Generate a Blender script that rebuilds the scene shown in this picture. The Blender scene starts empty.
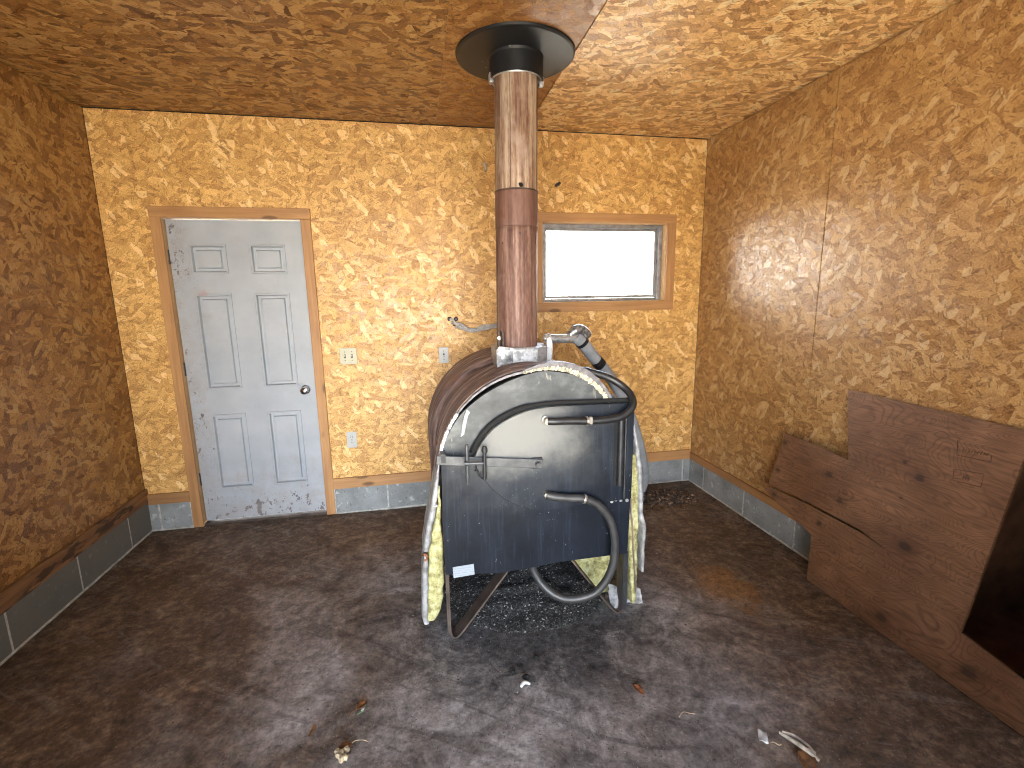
import bpy, math, random
from mathutils import Vector, Matrix, noise
random.seed(7)
scene = bpy.context.scene
COL = scene.collection
PI = math.pi

# ------------------------------------------------------------------ room figures (metres)
XL, XR, H, YF = -2.0044, 2.0377, 2.6713, -3.72
T = 0.15

# ------------------------------------------------------------------ node helpers
class NT:
    def __init__(self, name):
        self.m = bpy.data.materials.new(name); self.m.use_nodes = True
        self.t = self.m.node_tree; self.t.nodes.clear()
        self.out = self.n('ShaderNodeOutputMaterial')
        self.tc = self.n('ShaderNodeTexCoord')
    def n(self, kind, **kw):
        nd = self.t.nodes.new(kind)
        for k, v in kw.items(): setattr(nd, k, v)
        return nd
    def put(self, sock, v):
        if isinstance(v, bpy.types.NodeSocket): self.t.links.new(v, sock)
        elif v is not None: sock.default_value = v
    def math(self, op, a, b=None, c=None, clamp=False):
        nd = self.n('ShaderNodeMath', operation=op); nd.use_clamp = clamp
        self.put(nd.inputs[0], a); self.put(nd.inputs[1], b)
        if c is not None: self.put(nd.inputs[2], c)
        return nd.outputs[0]
    def vmath(self, op, a, b):
        nd = self.n('ShaderNodeVectorMath', operation=op)
        self.put(nd.inputs[0], a); self.put(nd.inputs[1], b)
        return nd.outputs[0]
    def obj(self): return self.tc.outputs['Object']
    def sep(self, v):
        nd = self.n('ShaderNodeSeparateXYZ'); self.put(nd.inputs[0], v); return nd.outputs
    def comb(self, x=0., y=0., z=0.):
        nd = self.n('ShaderNodeCombineXYZ')
        for i, v in enumerate((x, y, z)): self.put(nd.inputs[i], v)
        return nd.outputs[0]
    def mapping(self, v, scale=(1,1,1), rot=(0,0,0), loc=(0,0,0)):
        if tuple(rot) != (0, 0, 0):      # turn first, then stretch
            r_ = self.n('ShaderNodeMapping'); self.put(r_.inputs['Vector'], v); r_.inputs['Rotation'].default_value = rot; v = r_.outputs[0]
        nd = self.n('ShaderNodeMapping'); self.put(nd.inputs['Vector'], v)
        nd.inputs['Scale'].default_value = scale; nd.inputs['Location'].default_value = loc
        return nd.outputs[0]
    def noise(self, v, scale, detail=3., rough=.55, dist=0.):
        nd = self.n('ShaderNodeTexNoise'); self.put(nd.inputs['Vector'], v)
        nd.inputs['Scale'].default_value = scale; nd.inputs['Detail'].default_value = detail
        nd.inputs['Roughness'].default_value = rough; nd.inputs['Distortion'].default_value = dist
        return nd.outputs['Fac']
    def noisec(self, v, scale, detail=2.):
        nd = self.n('ShaderNodeTexNoise'); self.put(nd.inputs['Vector'], v)
        nd.inputs['Scale'].default_value = scale; nd.inputs['Detail'].default_value = detail
        return nd.outputs['Color']
    def voro(self, v, scale, feature='F1', dim='3D', rnd=1., metric='EUCLIDEAN'):
        nd = self.n('ShaderNodeTexVoronoi', feature=feature, voronoi_dimensions=dim)
        if feature in ('F1', 'F2', 'SMOOTH_F1'): nd.distance = metric
        self.put(nd.inputs['Vector'], v); nd.inputs['Scale'].default_value = scale; nd.inputs['Randomness'].default_value = rnd
        return nd.outputs
    def ramp(self, f, stops, interp='LINEAR'):
        nd = self.n('ShaderNodeValToRGB'); self.put(nd.inputs[0], f)
        cr = nd.color_ramp; cr.interpolation = interp
        while len(cr.elements) < len(stops): cr.elements.new(.5)
        for e, (p, c) in zip(cr.elements, stops):
            e.position = p
            e.color = (c, c, c, 1) if isinstance(c, (int, float)) else (c[0], c[1], c[2], 1)
        return nd.outputs[0]
    def step(self, f, a, b):      # smooth 0..1 between a and b
        nd = self.n('ShaderNodeMapRange', interpolation_type='SMOOTHSTEP'); self.put(nd.inputs['Value'], f)
        nd.inputs['From Min'].default_value = a; nd.inputs['From Max'].default_value = b
        return nd.outputs[0]
    def mix(self, f, a, b, mode='MIX'):
        nd = self.n('ShaderNodeMix', data_type='RGBA', blend_type=mode)
        self.put(nd.inputs[0], f)
        for i, v in ((6, a), (7, b)):
            if isinstance(v, tuple) and len(v) == 3: v = (*v, 1)
            self.put(nd.inputs[i], v)
        return nd.outputs[2]
    def mixf(self, f, a, b):
        nd = self.n('ShaderNodeMix', data_type='FLOAT')
        self.put(nd.inputs[0], f); self.put(nd.inputs[2], a); self.put(nd.inputs[3], b)
        return nd.outputs[0]
    def done(self, color, rough=.6, metal=0., bump=None, bstr=.3, bdist=.01, spec=None, coat=None, alpha=None):
        b = self.n('ShaderNodeBsdfPrincipled')
        if isinstance(color, tuple) and len(color) == 3: color = (*color, 1)
        self.put(b.inputs['Base Color'], color); self.put(b.inputs['Roughness'], rough); self.put(b.inputs['Metallic'], metal)
        if spec is not None: self.put(b.inputs['Specular IOR Level'], spec)
        if bump is not None:
            bn = self.n('ShaderNodeBump'); bn.inputs['Strength'].default_value = bstr; bn.inputs['Distance'].default_value = bdist
            self.put(bn.inputs['Height'], bump); self.t.links.new(bn.outputs[0], b.inputs['Normal'])
        self.t.links.new(b.outputs[0], self.out.inputs[0])
        return self.m

def simple(name, col, rough=.6, metal=0., var=.25, scale=20., spec=None):
    m = NT(name); f = m.noise(m.obj(), scale, 4)
    lo = tuple(c*(1-var) for c in col); hi = tuple(min(1, c*(1+var)) for c in col)
    return m.done(m.ramp(f, [(.3, lo), (.7, hi)]), rough, metal, bump=f, bstr=.15, bdist=.003, spec=spec)

# ------------------------------------------------------------------ OSB board
def osb(name, plane, dark=1., size=1., rough=.42, seed=0., tint=None, contrast=1., bstr=.4):
    m = NT(name)
    s = m.sep(m.obj())
    uv = {'xz': m.comb(s[0], s[2], 0.), 'yz': m.comb(s[1], s[2], 0.), 'xy': m.comb(s[0], s[1], 0.)}[plane]
    uv = m.mapping(uv, loc=(seed*1.37, seed*.71, 0))
    def warp(sc, amp):
        w = m.vmath('SCALE', m.vmath('SUBTRACT', m.noisec(uv, sc, 2.), (.5, .5, .5)), None); w.node.inputs['Scale'].default_value = amp; return w
    uw = m.vmath('ADD', m.vmath('ADD', uv, warp(11., .03)), warp(55., .010))
    def rnd(v):
        c = m.n('ShaderNodeSeparateColor'); m.put(c.inputs[0], v['Color']); return c.outputs
    # overlapping wafers: length and width in metres, direction in degrees, share of the layer that shows
    layers = [(10, .085, .045, 0.), (60, .08, .035, .5), (115, .10, .032, .55), (160, .07, .036, .6), (35, .09, .028, .62), (88, .065, .03, .64), (138, .075, .024, .68), (5, .06, .02, .72)]
    val = gr = ht = None
    for i, (ang, L, W, keep) in enumerate(layers):
        mp = m.mapping(uw, scale=(1/(L*size), 1/(W*size), 1), rot=(0, 0, math.radians(ang)), loc=(i*3.7, i*1.9, 0))
        v = m.voro(mp, 1., dim='2D', rnd=1.); c = rnd(v)
        g = m.noise(m.mapping(mp, scale=(.5, 7.5, 1)), 1.3, 3., .6) if i % 2 == 0 or i == 1 else None
        if val is None: val, gr, ht = c[0], g, c[1]
        else:
            mk = m.math('GREATER_THAN', c[1], keep)
            val = m.mixf(mk, val, c[0]); ht = m.mixf(mk, ht, c[2])
            if g is not None: gr = m.mixf(mk, gr, g)
    fine = m.noise(uv, 120., 3., .7)
    v = .46
    val = m.math('ADD', m.math('MULTIPLY', m.math('SUBTRACT', val, .5), .50*contrast), .5)
    val = m.math('ADD', val, m.math('MULTIPLY', m.math('SUBTRACT', gr, .5), .85))
    val = m.math('ADD', val, m.math('MULTIPLY', m.math('SUBTRACT', fine, .5), .95))
    val = m.math('ADD', val, m.math('MULTIPLY', m.math('SUBTRACT', m.noise(uv, 1.1, 3.), .5), .30))
    tt = tint or (1, 1, 1)
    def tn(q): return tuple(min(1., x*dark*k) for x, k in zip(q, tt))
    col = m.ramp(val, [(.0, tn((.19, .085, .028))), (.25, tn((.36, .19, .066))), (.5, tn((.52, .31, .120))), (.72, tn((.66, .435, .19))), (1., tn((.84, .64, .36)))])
    # a few pale face wafers, and dark slits where wafers have lifted
    mp = m.mapping(uw, scale=(1/(.056*size), 1/(.029*size), 1), rot=(0, 0, .95), loc=(11, 5, 0))
    v = m.voro(mp, 1., dim='2D'); pale = m.math('GREATER_THAN', rnd(v)[0], .925)
    col = m.mix(m.math('MULTIPLY', pale, m.math('ADD', .25, m.math('MULTIPLY', gr, .7))), col, tn((.84, .66, .40)))
    slit = None
    for k, (ang, L, W) in enumerate(((25, .028, .008), (100, .024, .007), (150, .032, .006))):
        mp = m.mapping(uw, scale=(1/(L*size), 1/(W*size), 1), rot=(0, 0, math.radians(ang)), loc=(k*5.3, k*2.1, 0))
        v = m.voro(mp, 1., dim='2D'); q = m.math('MULTIPLY', m.math('GREATER_THAN', rnd(v)[1], .95), m.math('LESS_THAN', v['Distance'], .5))
        slit = q if slit is None else m.math('MAXIMUM', slit, q)
    col = m.mix(m.math('MULTIPLY', slit, .45), col, tn((.11, .045, .014)))
    sp1 = m.step(m.noise(m.mapping(uw, scale=(1, 2.2, 1), rot=(0, 0, .6)), 34., 4., .75), .58, .68)
    sp2 = m.step(m.noise(m.mapping(uw, scale=(2.2, 1, 1), rot=(0, 0, .3)), 44., 4., .75), .58, .68)
    col = m.mix(m.math('MULTIPLY', m.math('MAXIMUM', sp1, sp2), .62), col, tn((.20, .085, .025)))
    blot = m.step(m.noise(uv, 2.2, 5., .65), .58, .8)
    col = m.mix(m.math('MULTIPLY', blot, .3), col, tn((.20, .10, .035)))
    rg = m.mixf(ht, rough-.12, rough+.16)
    return m.done(col, rg, bump=m.math('SUBTRACT', m.math('ADD', ht, m.math('MULTIPLY', gr, .5)), slit), bstr=bstr, bdist=.004, spec=.55)

def wood(name, axis, a, b, knots=True, rough=.55, sc=1.):
    m = NT(name); o = m.obj()
    st = {'x': (1.2, 22, 22), 'y': (22, 1.2, 22), 'z': (22, 22, 1.2)}[axis]
    g = m.noise(m.mapping(o, scale=tuple(k*sc for k in st)), 1.6, 4., .6, .6)
    f = m.noise(o, 3.5, 3.)
    col = m.ramp(m.math('ADD', m.math('MULTIPLY', g, .7), m.math('MULTIPLY', f, .3)), [(.3, a), (.7, b)])
    if knots:
        st2 = {'x': (3.2, 16, 9), 'y': (16, 3.2, 9), 'z': (9, 16, 3.2)}[axis]
        v = m.voro(m.mapping(o, scale=st2), 1.)
        col = m.mix(m.math('MULTIPLY', m.math('SUBTRACT', 1., m.step(v['Distance'], .10, .2)), .75), col, tuple(x*.28 for x in a))
    return m.done(col, rough, bump=g, bstr=.2, bdist=.003)

M = {}
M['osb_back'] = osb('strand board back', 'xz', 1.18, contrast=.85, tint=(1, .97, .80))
M['osb_left'] = osb('strand board left', 'yz', .54, contrast=1.5, size=1.0, seed=20, tint=(1, .80, .52))  # left wall's shade put into a darker, browner board colour
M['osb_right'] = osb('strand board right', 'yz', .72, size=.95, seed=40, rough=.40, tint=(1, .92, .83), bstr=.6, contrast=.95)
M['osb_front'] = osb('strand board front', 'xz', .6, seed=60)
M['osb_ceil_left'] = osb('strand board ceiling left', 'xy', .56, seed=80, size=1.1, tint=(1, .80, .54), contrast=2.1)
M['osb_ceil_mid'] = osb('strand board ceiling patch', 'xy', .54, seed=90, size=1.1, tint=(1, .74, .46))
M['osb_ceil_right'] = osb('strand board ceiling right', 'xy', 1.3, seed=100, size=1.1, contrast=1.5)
M['shadowed'] = simple('shade brown recess lining', (.10, .050, .028), .7, var=.5, scale=9)  # deep brown puts shade into the colour of the recess lining
M['pine'] = {a: wood('pine ' + a, a, (.30, .145, .055), (.52, .29, .12)) for a in 'xyz'}
M['pine_pale'] = {a: wood('pale pine ' + a, a, (.42, .25, .11), (.60, .40, .20)) for a in 'xyz'}
M['plate'] = {a: wood('sill plate ' + a, a, (.22, .105, .04), (.42, .225, .09)) for a in 'xyz'}
def mat_wane():
    m = NT('waney plank'); o = m.obj()
    g = m.noise(m.mapping(o, scale=(22, 1.2, 22)), 1.6, 4., .6, .6); k = m.noise(m.mapping(o, scale=(9, 2.2, 9)), 2., 4., .6)
    col = m.ramp(g, [(.3, (.13, .06, .022)), (.7, (.27, .135, .05))])
    col = m.mix(m.step(k, .5, .6), col, (.055, .026, .012))
    return m.done(col, .75, bump=m.math('ADD', g, k), bstr=.5, bdist=.008)
M['bark_plank'] = mat_wane()
M['felt'] = simple('black building paper', (.012, .011, .010), .9)

def mat_block(dirt=False):  # dirt: darker copy with the left side's shade mixed into the colour
    m = NT('shaded concrete block' if dirt else 'grey concrete block'); o = m.obj()
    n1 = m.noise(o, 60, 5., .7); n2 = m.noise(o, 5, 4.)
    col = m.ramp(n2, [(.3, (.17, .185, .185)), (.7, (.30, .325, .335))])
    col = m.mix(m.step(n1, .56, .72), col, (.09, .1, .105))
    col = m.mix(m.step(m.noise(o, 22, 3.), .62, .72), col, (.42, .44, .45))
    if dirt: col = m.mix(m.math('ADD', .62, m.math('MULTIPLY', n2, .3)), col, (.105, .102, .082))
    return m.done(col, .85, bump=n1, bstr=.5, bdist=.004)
M['block'] = mat_block(); M['block_shaded'] = mat_block(True)
M['zinc'] = simple('dirty zinc edge', (.17, .162, .17), .6, .3, var=.45, scale=30)
M['mortar'] = simple('pale mortar', (.42, .42, .40), .9, var=.3, scale=40)

def mat_floor():
    m = NT('dirty concrete'); o = m.obj(); s = m.sep(o)
    xy = m.comb(s[0], s[1], 0.)
    base = m.noise(xy, 1.6, 6., .62, .8); fine = m.noise(xy, 26, 5., .7); mid = m.noise(xy, 6, 5., .65, 1.2)
    col = m.ramp(m.math('ADD', m.math('MULTIPLY', base, .5), m.math('MULTIPLY', mid, .5)),
                 [(.36, (.062, .053, .049)), (.46, (.165, .150, .144)), (.55, (.265, .250, .247)), (.66, (.40, .39, .39))])
    # brown soil tracked in: along the walls and across the left half
    e1 = m.step(m.math('ADD', s[0], m.math('MULTIPLY', m.math('SUBTRACT', base, .5), 2.6)), -.15, -1.35)
    e2 = m.step(m.math('ADD', s[0], m.math('MULTIPLY', m.math('SUBTRACT', m.noise(xy, 1.1, 4.), .5), 1.8)), .85, 1.55)
    e3 = m.step(m.math('ADD', s[1], m.math('MULTIPLY', m.math('SUBTRACT', m.noise(xy, 2.1, 4.), .5), 1.4)), -1.0, -.45)
    soil = m.math('MAXIMUM', m.math('MAXIMUM', e1, e2), e3)
    soilc = m.ramp(m.math('ADD', m.math('MULTIPLY', mid, .6), m.math('MULTIPLY', fine, .4)), [(.34, (.032, .018, .009)), (.5, (.095, .056, .029)), (.66, (.20, .135, .08))])
    col = m.mix(m.math('MULTIPLY', soil, .85), col, soilc)
    # sweeping scrape marks
    w = m.noise(m.mapping(xy, scale=(.9, 5.5, 1), rot=(0, 0, .55)), 2., 5., .6, 1.6)
    col = m.mix(m.math('MULTIPLY', m.step(w, .56, .7), .35), col, (.25, .23, .22))
    col = m.mix(m.math('MULTIPLY', m.step(w, .44, .33), .45), col, (.045, .036, .032))
    # soot and ash trodden round the boiler
    d = m.n('ShaderNodeVectorMath', operation='DISTANCE'); m.put(d.inputs[0], m.mapping(xy, scale=(1, 1.25, 1))); d.inputs[1].default_value = (.36, -1.42*1.25, 0)
    soot = m.step(m.math('ADD', d.outputs['Value'], m.math('MULTIPLY', m.math('SUBTRACT', mid, .5), 1.1)), .78, .3)
    col = m.mix(m.math('MULTIPLY', soot, .85), col, m.ramp(fine, [(.35, (.018, .018, .02)), (.7, (.10, .10, .105))]))
    # ochre rust stain
    d2 = m.n('ShaderNodeVectorMath', operation='DISTANCE'); m.put(d2.inputs[0], m.mapping(xy, scale=(1, .75, 1))); d2.inputs[1].default_value = (1.40, -1.40*.75, 0)
    och = m.step(m.math('ADD', d2.outputs['Value'], m.math('MULTIPLY', m.math('SUBTRACT', mid, .5), .35)), .2, .07)
    col = m.mix(m.math('MULTIPLY', och, .6), col, (.27, .14, .045))
    # specks
    v = m.voro(xy, 55., dim='2D'); sp = m.math('MULTIPLY', m.math('LESS_THAN', v['Distance'], .13), m.math('GREATER_THAN', m.sep(v['Color'])[0], .9))
    col = m.mix(m.math('MULTIPLY', sp, .8), col, (.03, .024, .02))
    v = m.voro(xy, 70., dim='2D'); sp = m.math('MULTIPLY', m.math('LESS_THAN', v['Distance'], .10), m.math('GREATER_THAN', m.sep(v['Color'])[1], .88))
    col = m.mix(m.math('MULTIPLY', sp, .7), col, (.45, .43, .40))
    col = m.mix(.85, col, m.ramp(m.math('ADD', m.math('MULTIPLY', fine, .55), m.math('MULTIPLY', m.noise(xy, 75, 4., .75), .45)), [(.36, .18), (.5, .5), (.64, .82)]), 'OVERLAY')
    return m.done(col, m.mixf(fine, .5, .85), bump=m.math('ADD', fine, m.math('MULTIPLY', mid, 2.)), bstr=.35, bdist=.008, spec=.35)
M['floor'] = mat_floor()

def mat_door():
    m = NT('dirty white painted door'); o = m.obj(); s = m.sep(o)   # origin at the slab's lower left corner
    col = m.ramp(m.noise(o, 4, 4.), [(.3, (.33, .37, .42)), (.7, (.41, .45, .50))])
    low = m.step(s[2], .55, .0); left = m.step(s[0], .22, .0); edge = m.math('MAXIMUM', low, m.math('MULTIPLY', left, .9))
    k1 = m.noise(m.mapping(o, scale=(1, 1, .7)), 24, 5., .75); k2 = m.noise(o, 5, 3.)
    spot = m.math('GREATER_THAN', m.math('ADD', m.math('ADD', k1, m.math('MULTIPLY', k2, .35)), m.math('MULTIPLY', edge, .17)), .92)
    col = m.mix(m.math('MULTIPLY', spot, .85), col, (.07, .05, .045))
    haze = m.step(m.math('ADD', m.noise(o, 9, 5., .7), m.math('MULTIPLY', edge, .22)), .5, .85)
    col = m.mix(m.math('MULTIPLY', haze, .45), col, (.30, .27, .25))
    wr = m.noise(m.mapping(o, scale=(14, 14, 5)), 2., 3., .5, 2.5)
    vein = m.math('MULTIPLY', m.step(m.math('ABSOLUTE', m.math('SUBTRACT', wr, .5)), .012, .0), m.math('MULTIPLY', left, m.step(k2, .42, .55)))
    col = m.mix(m.math('MULTIPLY', vein, .8), col, (.10, .07, .06))
    d = m.n('ShaderNodeVectorMath', operation='DISTANCE'); m.put(d.inputs[0], o); d.inputs[1].default_value = (.165, -.01, 1.56)
    col = m.mix(m.math('MULTIPLY', m.step(m.math('ADD', d.outputs['Value'], m.math('MULTIPLY', k1, .06)), .065, .05), .5), col, (.38, .25, .25))
    return m.done(col, .42, bump=k1, bstr=.05, bdist=.002)
M['door'] = mat_door()

def mat_black():
    m = NT('sooty black steel'); o = m.obj(); s = m.sep(o)
    st = m.noise(m.mapping(o, scale=(38, 38, 2.2)), 1.5, 4., .65); cl = m.noise(o, 5.5, 5., .65); fi = m.noise(o, 60, 3.)
    col = m.ramp(cl, [(.3, (.003, .0045, .008)), (.7, (.008, .012, .021))])
    col = m.mix(m.math('MULTIPLY', m.step(st, .5, .68), .4), col, (.026, .038, .060))
    dust = m.step(m.math('ADD', m.noise(m.mapping(o, scale=(1, 1, .8)), 75., 3., .6), m.math('MULTIPLY', m.noise(o, 6., 3.), .35)), .86, .94)
    col = m.mix(m.math('MULTIPLY', dust, .6), col, (.24, .27, .30))
    # wiped fly-ash patch under the door's curved shoulder
    d = m.n('ShaderNodeVectorMath', operation='DISTANCE'); m.put(d.inputs[0], m.mapping(o, scale=(.8, 0, 1.15))); d.inputs[1].default_value = (-.10*.8, 0, .955*1.15)
    ash0 = m.step(m.math('ADD', d.outputs['Value'], m.math('MULTIPLY', m.math('SUBTRACT', m.noise(o, 9, 5.), .5), .5)), .52, .10)
    col = m.mix(m.math('MULTIPLY', ash0, .5), col, (.06, .066, .072))
    ash = m.step(m.math('ADD', d.outputs['Value'], m.math('MULTIPLY', m.math('SUBTRACT', cl, .5), .30)), .30, .04)
    col = m.mix(m.math('MULTIPLY', ash, .75), col, (.27, .27, .25))
    return m.done(col, m.mixf(cl, .38, .55), .0, bump=fi, bstr=.08, bdist=.002, spec=.22)
M['black'] = mat_black()

def mat_plate_grey():
    m = NT('smoked steel end plate'); o = m.obj()
    cl = m.noise(m.mapping(o, scale=(1, 1, 1.4)), 7, 5., .65); sc = m.noise(m.mapping(o, scale=(9, 9, 2.5)), 3., 3., .6, 1.5)
    col = m.ramp(cl, [(.3, (.022, .025, .028)), (.52, (.06, .066, .07)), (.7, (.13, .14, .14))])
    col = m.mix(m.math('MULTIPLY', m.step(sc, .64, .72), .5), col, (.34, .33, .27))
    return m.done(col, .45, .15, bump=cl, bstr=.1, bdist=.003, spec=.5)
M['plate_grey'] = mat_plate_grey()

def mat_jacket():
    m = NT('rusted sheet jacket'); o = m.obj()
    st = m.noise(m.mapping(o, scale=(2.2, 42, 2.2)), 1.6, 5., .65, .4); cl = m.noise(o, 6, 4.)
    col = m.ramp(st, [(.32, (.022, .014, .014)), (.44, (.105, .07, .064)), (.56, (.215, .155, .138)), (.68, (.36, .30, .275))])
    col = m.mix(m.math('MULTIPLY', m.step(cl, .55, .75), .5), col, (.19, .075, .045))
    return m.done(col, .55, .25, bump=st, bstr=.6, bdist=.006)
M['jacket'] = mat_jacket()

def mat_galv(name='galvanised sheet', lo=.25):
    m = NT(name); o = m.obj()
    v = m.voro(o, 70.); n = m.noise(o, 11, 4., .6)
    col = m.ramp(m.math('ADD', m.math('MULTIPLY', m.sep(v['Color'])[0], .3), m.math('MULTIPLY', n, .8)), [(.3, (lo*.6, lo*.62, lo*.65)), (.55, (lo*1.4, lo*1.45, lo*1.5)), (.8, (.56, .58, .60))])
    col = m.mix(m.math('MULTIPLY', m.step(m.noise(o, 30, 3.), .6, .7), .5), col, (.20, .15, .12))
    return m.done(col, m.mixf(n, .25, .5), .75, bump=n, bstr=.25, bdist=.004)
M['galv'] = mat_galv(lo=.34); M['galv_dull'] = mat_galv('weathered galvanised sheet', .13)

def mat_rustpipe(name, a, b, c, patch):
    m = NT(name); o = m.obj()
    st = m.noise(m.mapping(o, scale=(30, 30, 1.6)), 1.4, 5., .6); fi = m.noise(m.mapping(o, scale=(50, 50, 12)), 2., 4.); cl = m.noise(o, 5, 4.)
    col = m.ramp(m.math('ADD', m.math('MULTIPLY', st, .75), m.math('MULTIPLY', fi, .25)), [(.38, a), (.5, b), (.60, c)])
    col = m.mix(m.math('MULTIPLY', m.step(cl, .55, .68), patch), col, (.42, .33, .29))
    col = m.mix(m.math('MULTIPLY', m.step(m.noise(o, 8, 4.), .6, .75), .5), col, (.12, .038, .015))
    return m.done(col, .62, .12, bump=fi, bstr=.3, bdist=.003)
M['pipe_low'] = mat_rustpipe('rusted flue lower', (.085, .040, .030), (.165, .088, .067), (.27, .17, .135), .35)
M['pipe_up'] = mat_rustpipe('rusted flue upper', (.14, .066, .040), (.29, .19, .13), (.45, .36, .275), .5)
M['pipe_mid'] = mat_rustpipe('rusted flue crimp', (.115, .055, .041), (.155, .080, .061), (.19, .105, .082), .05)

def mat_fibre():
    m = NT('yellow glass fibre'); o = m.obj()
    n = m.noise(o, 30, 5., .7); c = m.noise(o, 9, 3.)
    col = m.ramp(n, [(.32, (.13, .11, .04)), (.5, (.36, .345, .15)), (.68, (.56, .55, .33))])
    col = m.mix(m.math('MULTIPLY', m.step(c, .62, .75), .6), col, (.20, .15, .06))
    return m.done(col, .95, bump=n, bstr=.8, bdist=.012)
M['fibre'] = mat_fibre()
M['cream'] = simple('cream fibre packing', (.44, .41, .31), .9, var=.5, scale=45)
M['foil'] = simple('torn paper and foil facing', (.30, .305, .31), .55, .25, var=.5, scale=28)
M['rubber'] = simple('black rubber hose', (.013, .013, .014), .42, var=.3, scale=30, spec=.6)
M['rubber_grey'] = simple('dusty rubber hose', (.032, .033, .034), .45, var=.4, scale=14, spec=.6)
M['dark_steel'] = simple('dark steel', (.035, .036, .04), .45, .4, var=.35)
M['bare_steel'] = simple('dull grey steel bar', (.085, .09, .096), .42, .45, var=.3)
M['rust_steel'] = simple('rusty steel strap', (.07, .052, .043), .6, .3, var=.5, scale=16)
M['soot'] = simple('soot black', (.008, .008, .008), .9)
M['pipe_wrap'] = simple('grey pipe insulation', (.24, .255, .275), .6, var=.2)
M['tape'] = simple('black tape', (.012, .012, .014), .4)
M['navy'] = simple('navy tape', (.02, .03, .075), .45)
M['bluewrap'] = simple('pale blue wrap', (.32, .40, .50), .6, var=.6, scale=24)
M['brass'] = simple('tarnished fitting', (.40, .38, .34), .35, .8, var=.4)
M['chrome'] = simple('polished chrome', (.75, .75, .76), .12, 1., var=.1)
M['ivory'] = simple('ivory plastic', (.46, .45, .33), .4, var=.06)
M['white_plastic'] = simple('white plastic', (.46, .48, .48), .4, var=.06)
M['slot'] = simple('dark slot', (.03, .03, .03), .6)
M['alu'] = simple('weathered aluminium sash', (.30, .30, .31), .45, .5, var=.3)
M['wire'] = simple('grey cable sheath', (.42, .42, .42), .5, var=.3)

def mat_cap():
    m = NT('black enamel'); o = m.obj(); cl = m.noise(o, 6, 5., .65)
    col = m.ramp(cl, [(.35, (.005, .0055, .0065)), (.7, (.018, .021, .026))])
    v = m.voro(o, 40.); sp = m.math('MULTIPLY', m.math('LESS_THAN', v['Distance'], .2), m.math('GREATER_THAN', m.sep(v['Color'])[0], .9))
    col = m.mix(m.math('MULTIPLY', sp, .6), col, (.35, .34, .28))
    return m.done(col, m.mixf(cl, .36, .5), 0, spec=.4)
M['cap'] = mat_cap()

def mat_label():
    m = NT('white data sticker'); o = m.obj(); s = m.sep(o)
    ln = m.math('GREATER_THAN', m.math('SINE', m.math('MULTIPLY', s[2], 560.)), .55)
    g = m.math('GREATER_THAN', m.noise(m.mapping(o, scale=(150, 1, 70)), 1., 1.), .47)
    col = m.mix(m.math('MULTIPLY', m.math('MULTIPLY', ln, g), .38), (.27, .31, .35), (.12, .15, .18))
    return m.done(col, .45)
M['label'] = mat_label()

def mat_ply():
    m = NT('weathered plywood'); o = m.obj(); s = m.sep(o)
    yz = m.comb(s[1], s[2], 0.)
    wv = m.noise(m.mapping(yz, scale=(1.6, 3.8, 1)), 1.5, 2., .5, .5)
    ring = m.math('FRACT', m.math('MULTIPLY', wv, 36.))
    line = m.math('MULTIPLY', m.step(m.math('ABSOLUTE', m.math('SUBTRACT', ring, .5)), .26, .0), m.math('ADD', .35, m.math('MULTIPLY', m.noise(yz, 7., 3.), .9)))
    gr = m.noise(m.mapping(yz, scale=(5, 60, 1)), 1.5, 4.); cl = m.noise(yz, 3., 4.)
    col = m.ramp(cl, [(.3, (.125, .058, .028)), (.7, (.25, .132, .070))])
    col = m.mix(m.math('MULTIPLY', line, .62), col, (.085, .038, .018))
    col = m.mix(.55, col, m.ramp(gr, [(.3, .25), (.7, .72)]), 'OVERLAY')
    for (ky, kz, r) in ((-1.865, .735, .03), (-1.787, .78, .014), (-1.878, .425, .04), (-1.098, .66, .022), (-1.43, .592, .03), (-1.526, .489, .026), (-1.091, .492, .02), (-1.441, .324, .022), (-1.861, .071, .035), (-2.213, .088, .04), (-1.811, .621, .008), (-1.102, .345, .02)):
        d = m.n('ShaderNodeVectorMath', operation='DISTANCE'); m.put(d.inputs[0], m.mapping(yz, scale=(.75, 1, 1))); d.inputs[1].default_value = (ky*.75, kz, 0)
        dd = m.math('ADD', d.outputs['Value'], m.math('MULTIPLY', m.math('SUBTRACT', gr, .5), r*.9))
        col = m.mix(m.math('MULTIPLY', m.step(dd, r*1.7, r*.4), .45), col, (.07, .03, .016))
        col = m.mix(m.math('MULTIPLY', m.step(dd, r*.7, r*.3), .7), col, (.025, .012, .008))
    return m.done(col, .62, bump=m.math('ADD', line, gr), bstr=.15, bdist=.002)
M['ply'] = mat_ply()
M['ink'] = simple('faded black stamp ink', (.085, .045, .028), .8)

def mat_chips(name, cols, scale=60.):
    m = NT(name); v = m.voro(m.obj(), scale); f = m.sep(v['Color'])[0]
    return m.done(m.ramp(f, cols, 'CONSTANT'), .85, bump=m.noise(m.obj(), 90, 3.), bstr=.5, bdist=.004)
M['ash'] = mat_chips('ash and char', [(0, (.008, .008, .008)), (.4, (.02, .02, .02)), (.62, (.055, .054, .053)), (.86, (.10, .098, .095)), (.965, (.42, .41, .39))], 150.)
M['bark'] = mat_chips('bark crumbs', [(0, (.03, .02, .015)), (.4, (.075, .048, .034)), (.7, (.14, .085, .05)), (.9, (.30, .22, .13))])
M['grit'] = mat_chips('floor grit', [(0, (.02, .016, .014)), (.5, (.05, .04, .034)), (.8, (.12, .10, .09)), (.94, (.38, .36, .33))], 17.)
M['paper'] = simple('white paper', (.52, .53, .53), .7, var=.12)
M['stick'] = simple('bleached wood splinter', (.42, .38, .32), .7, var=.5, scale=50)
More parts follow.
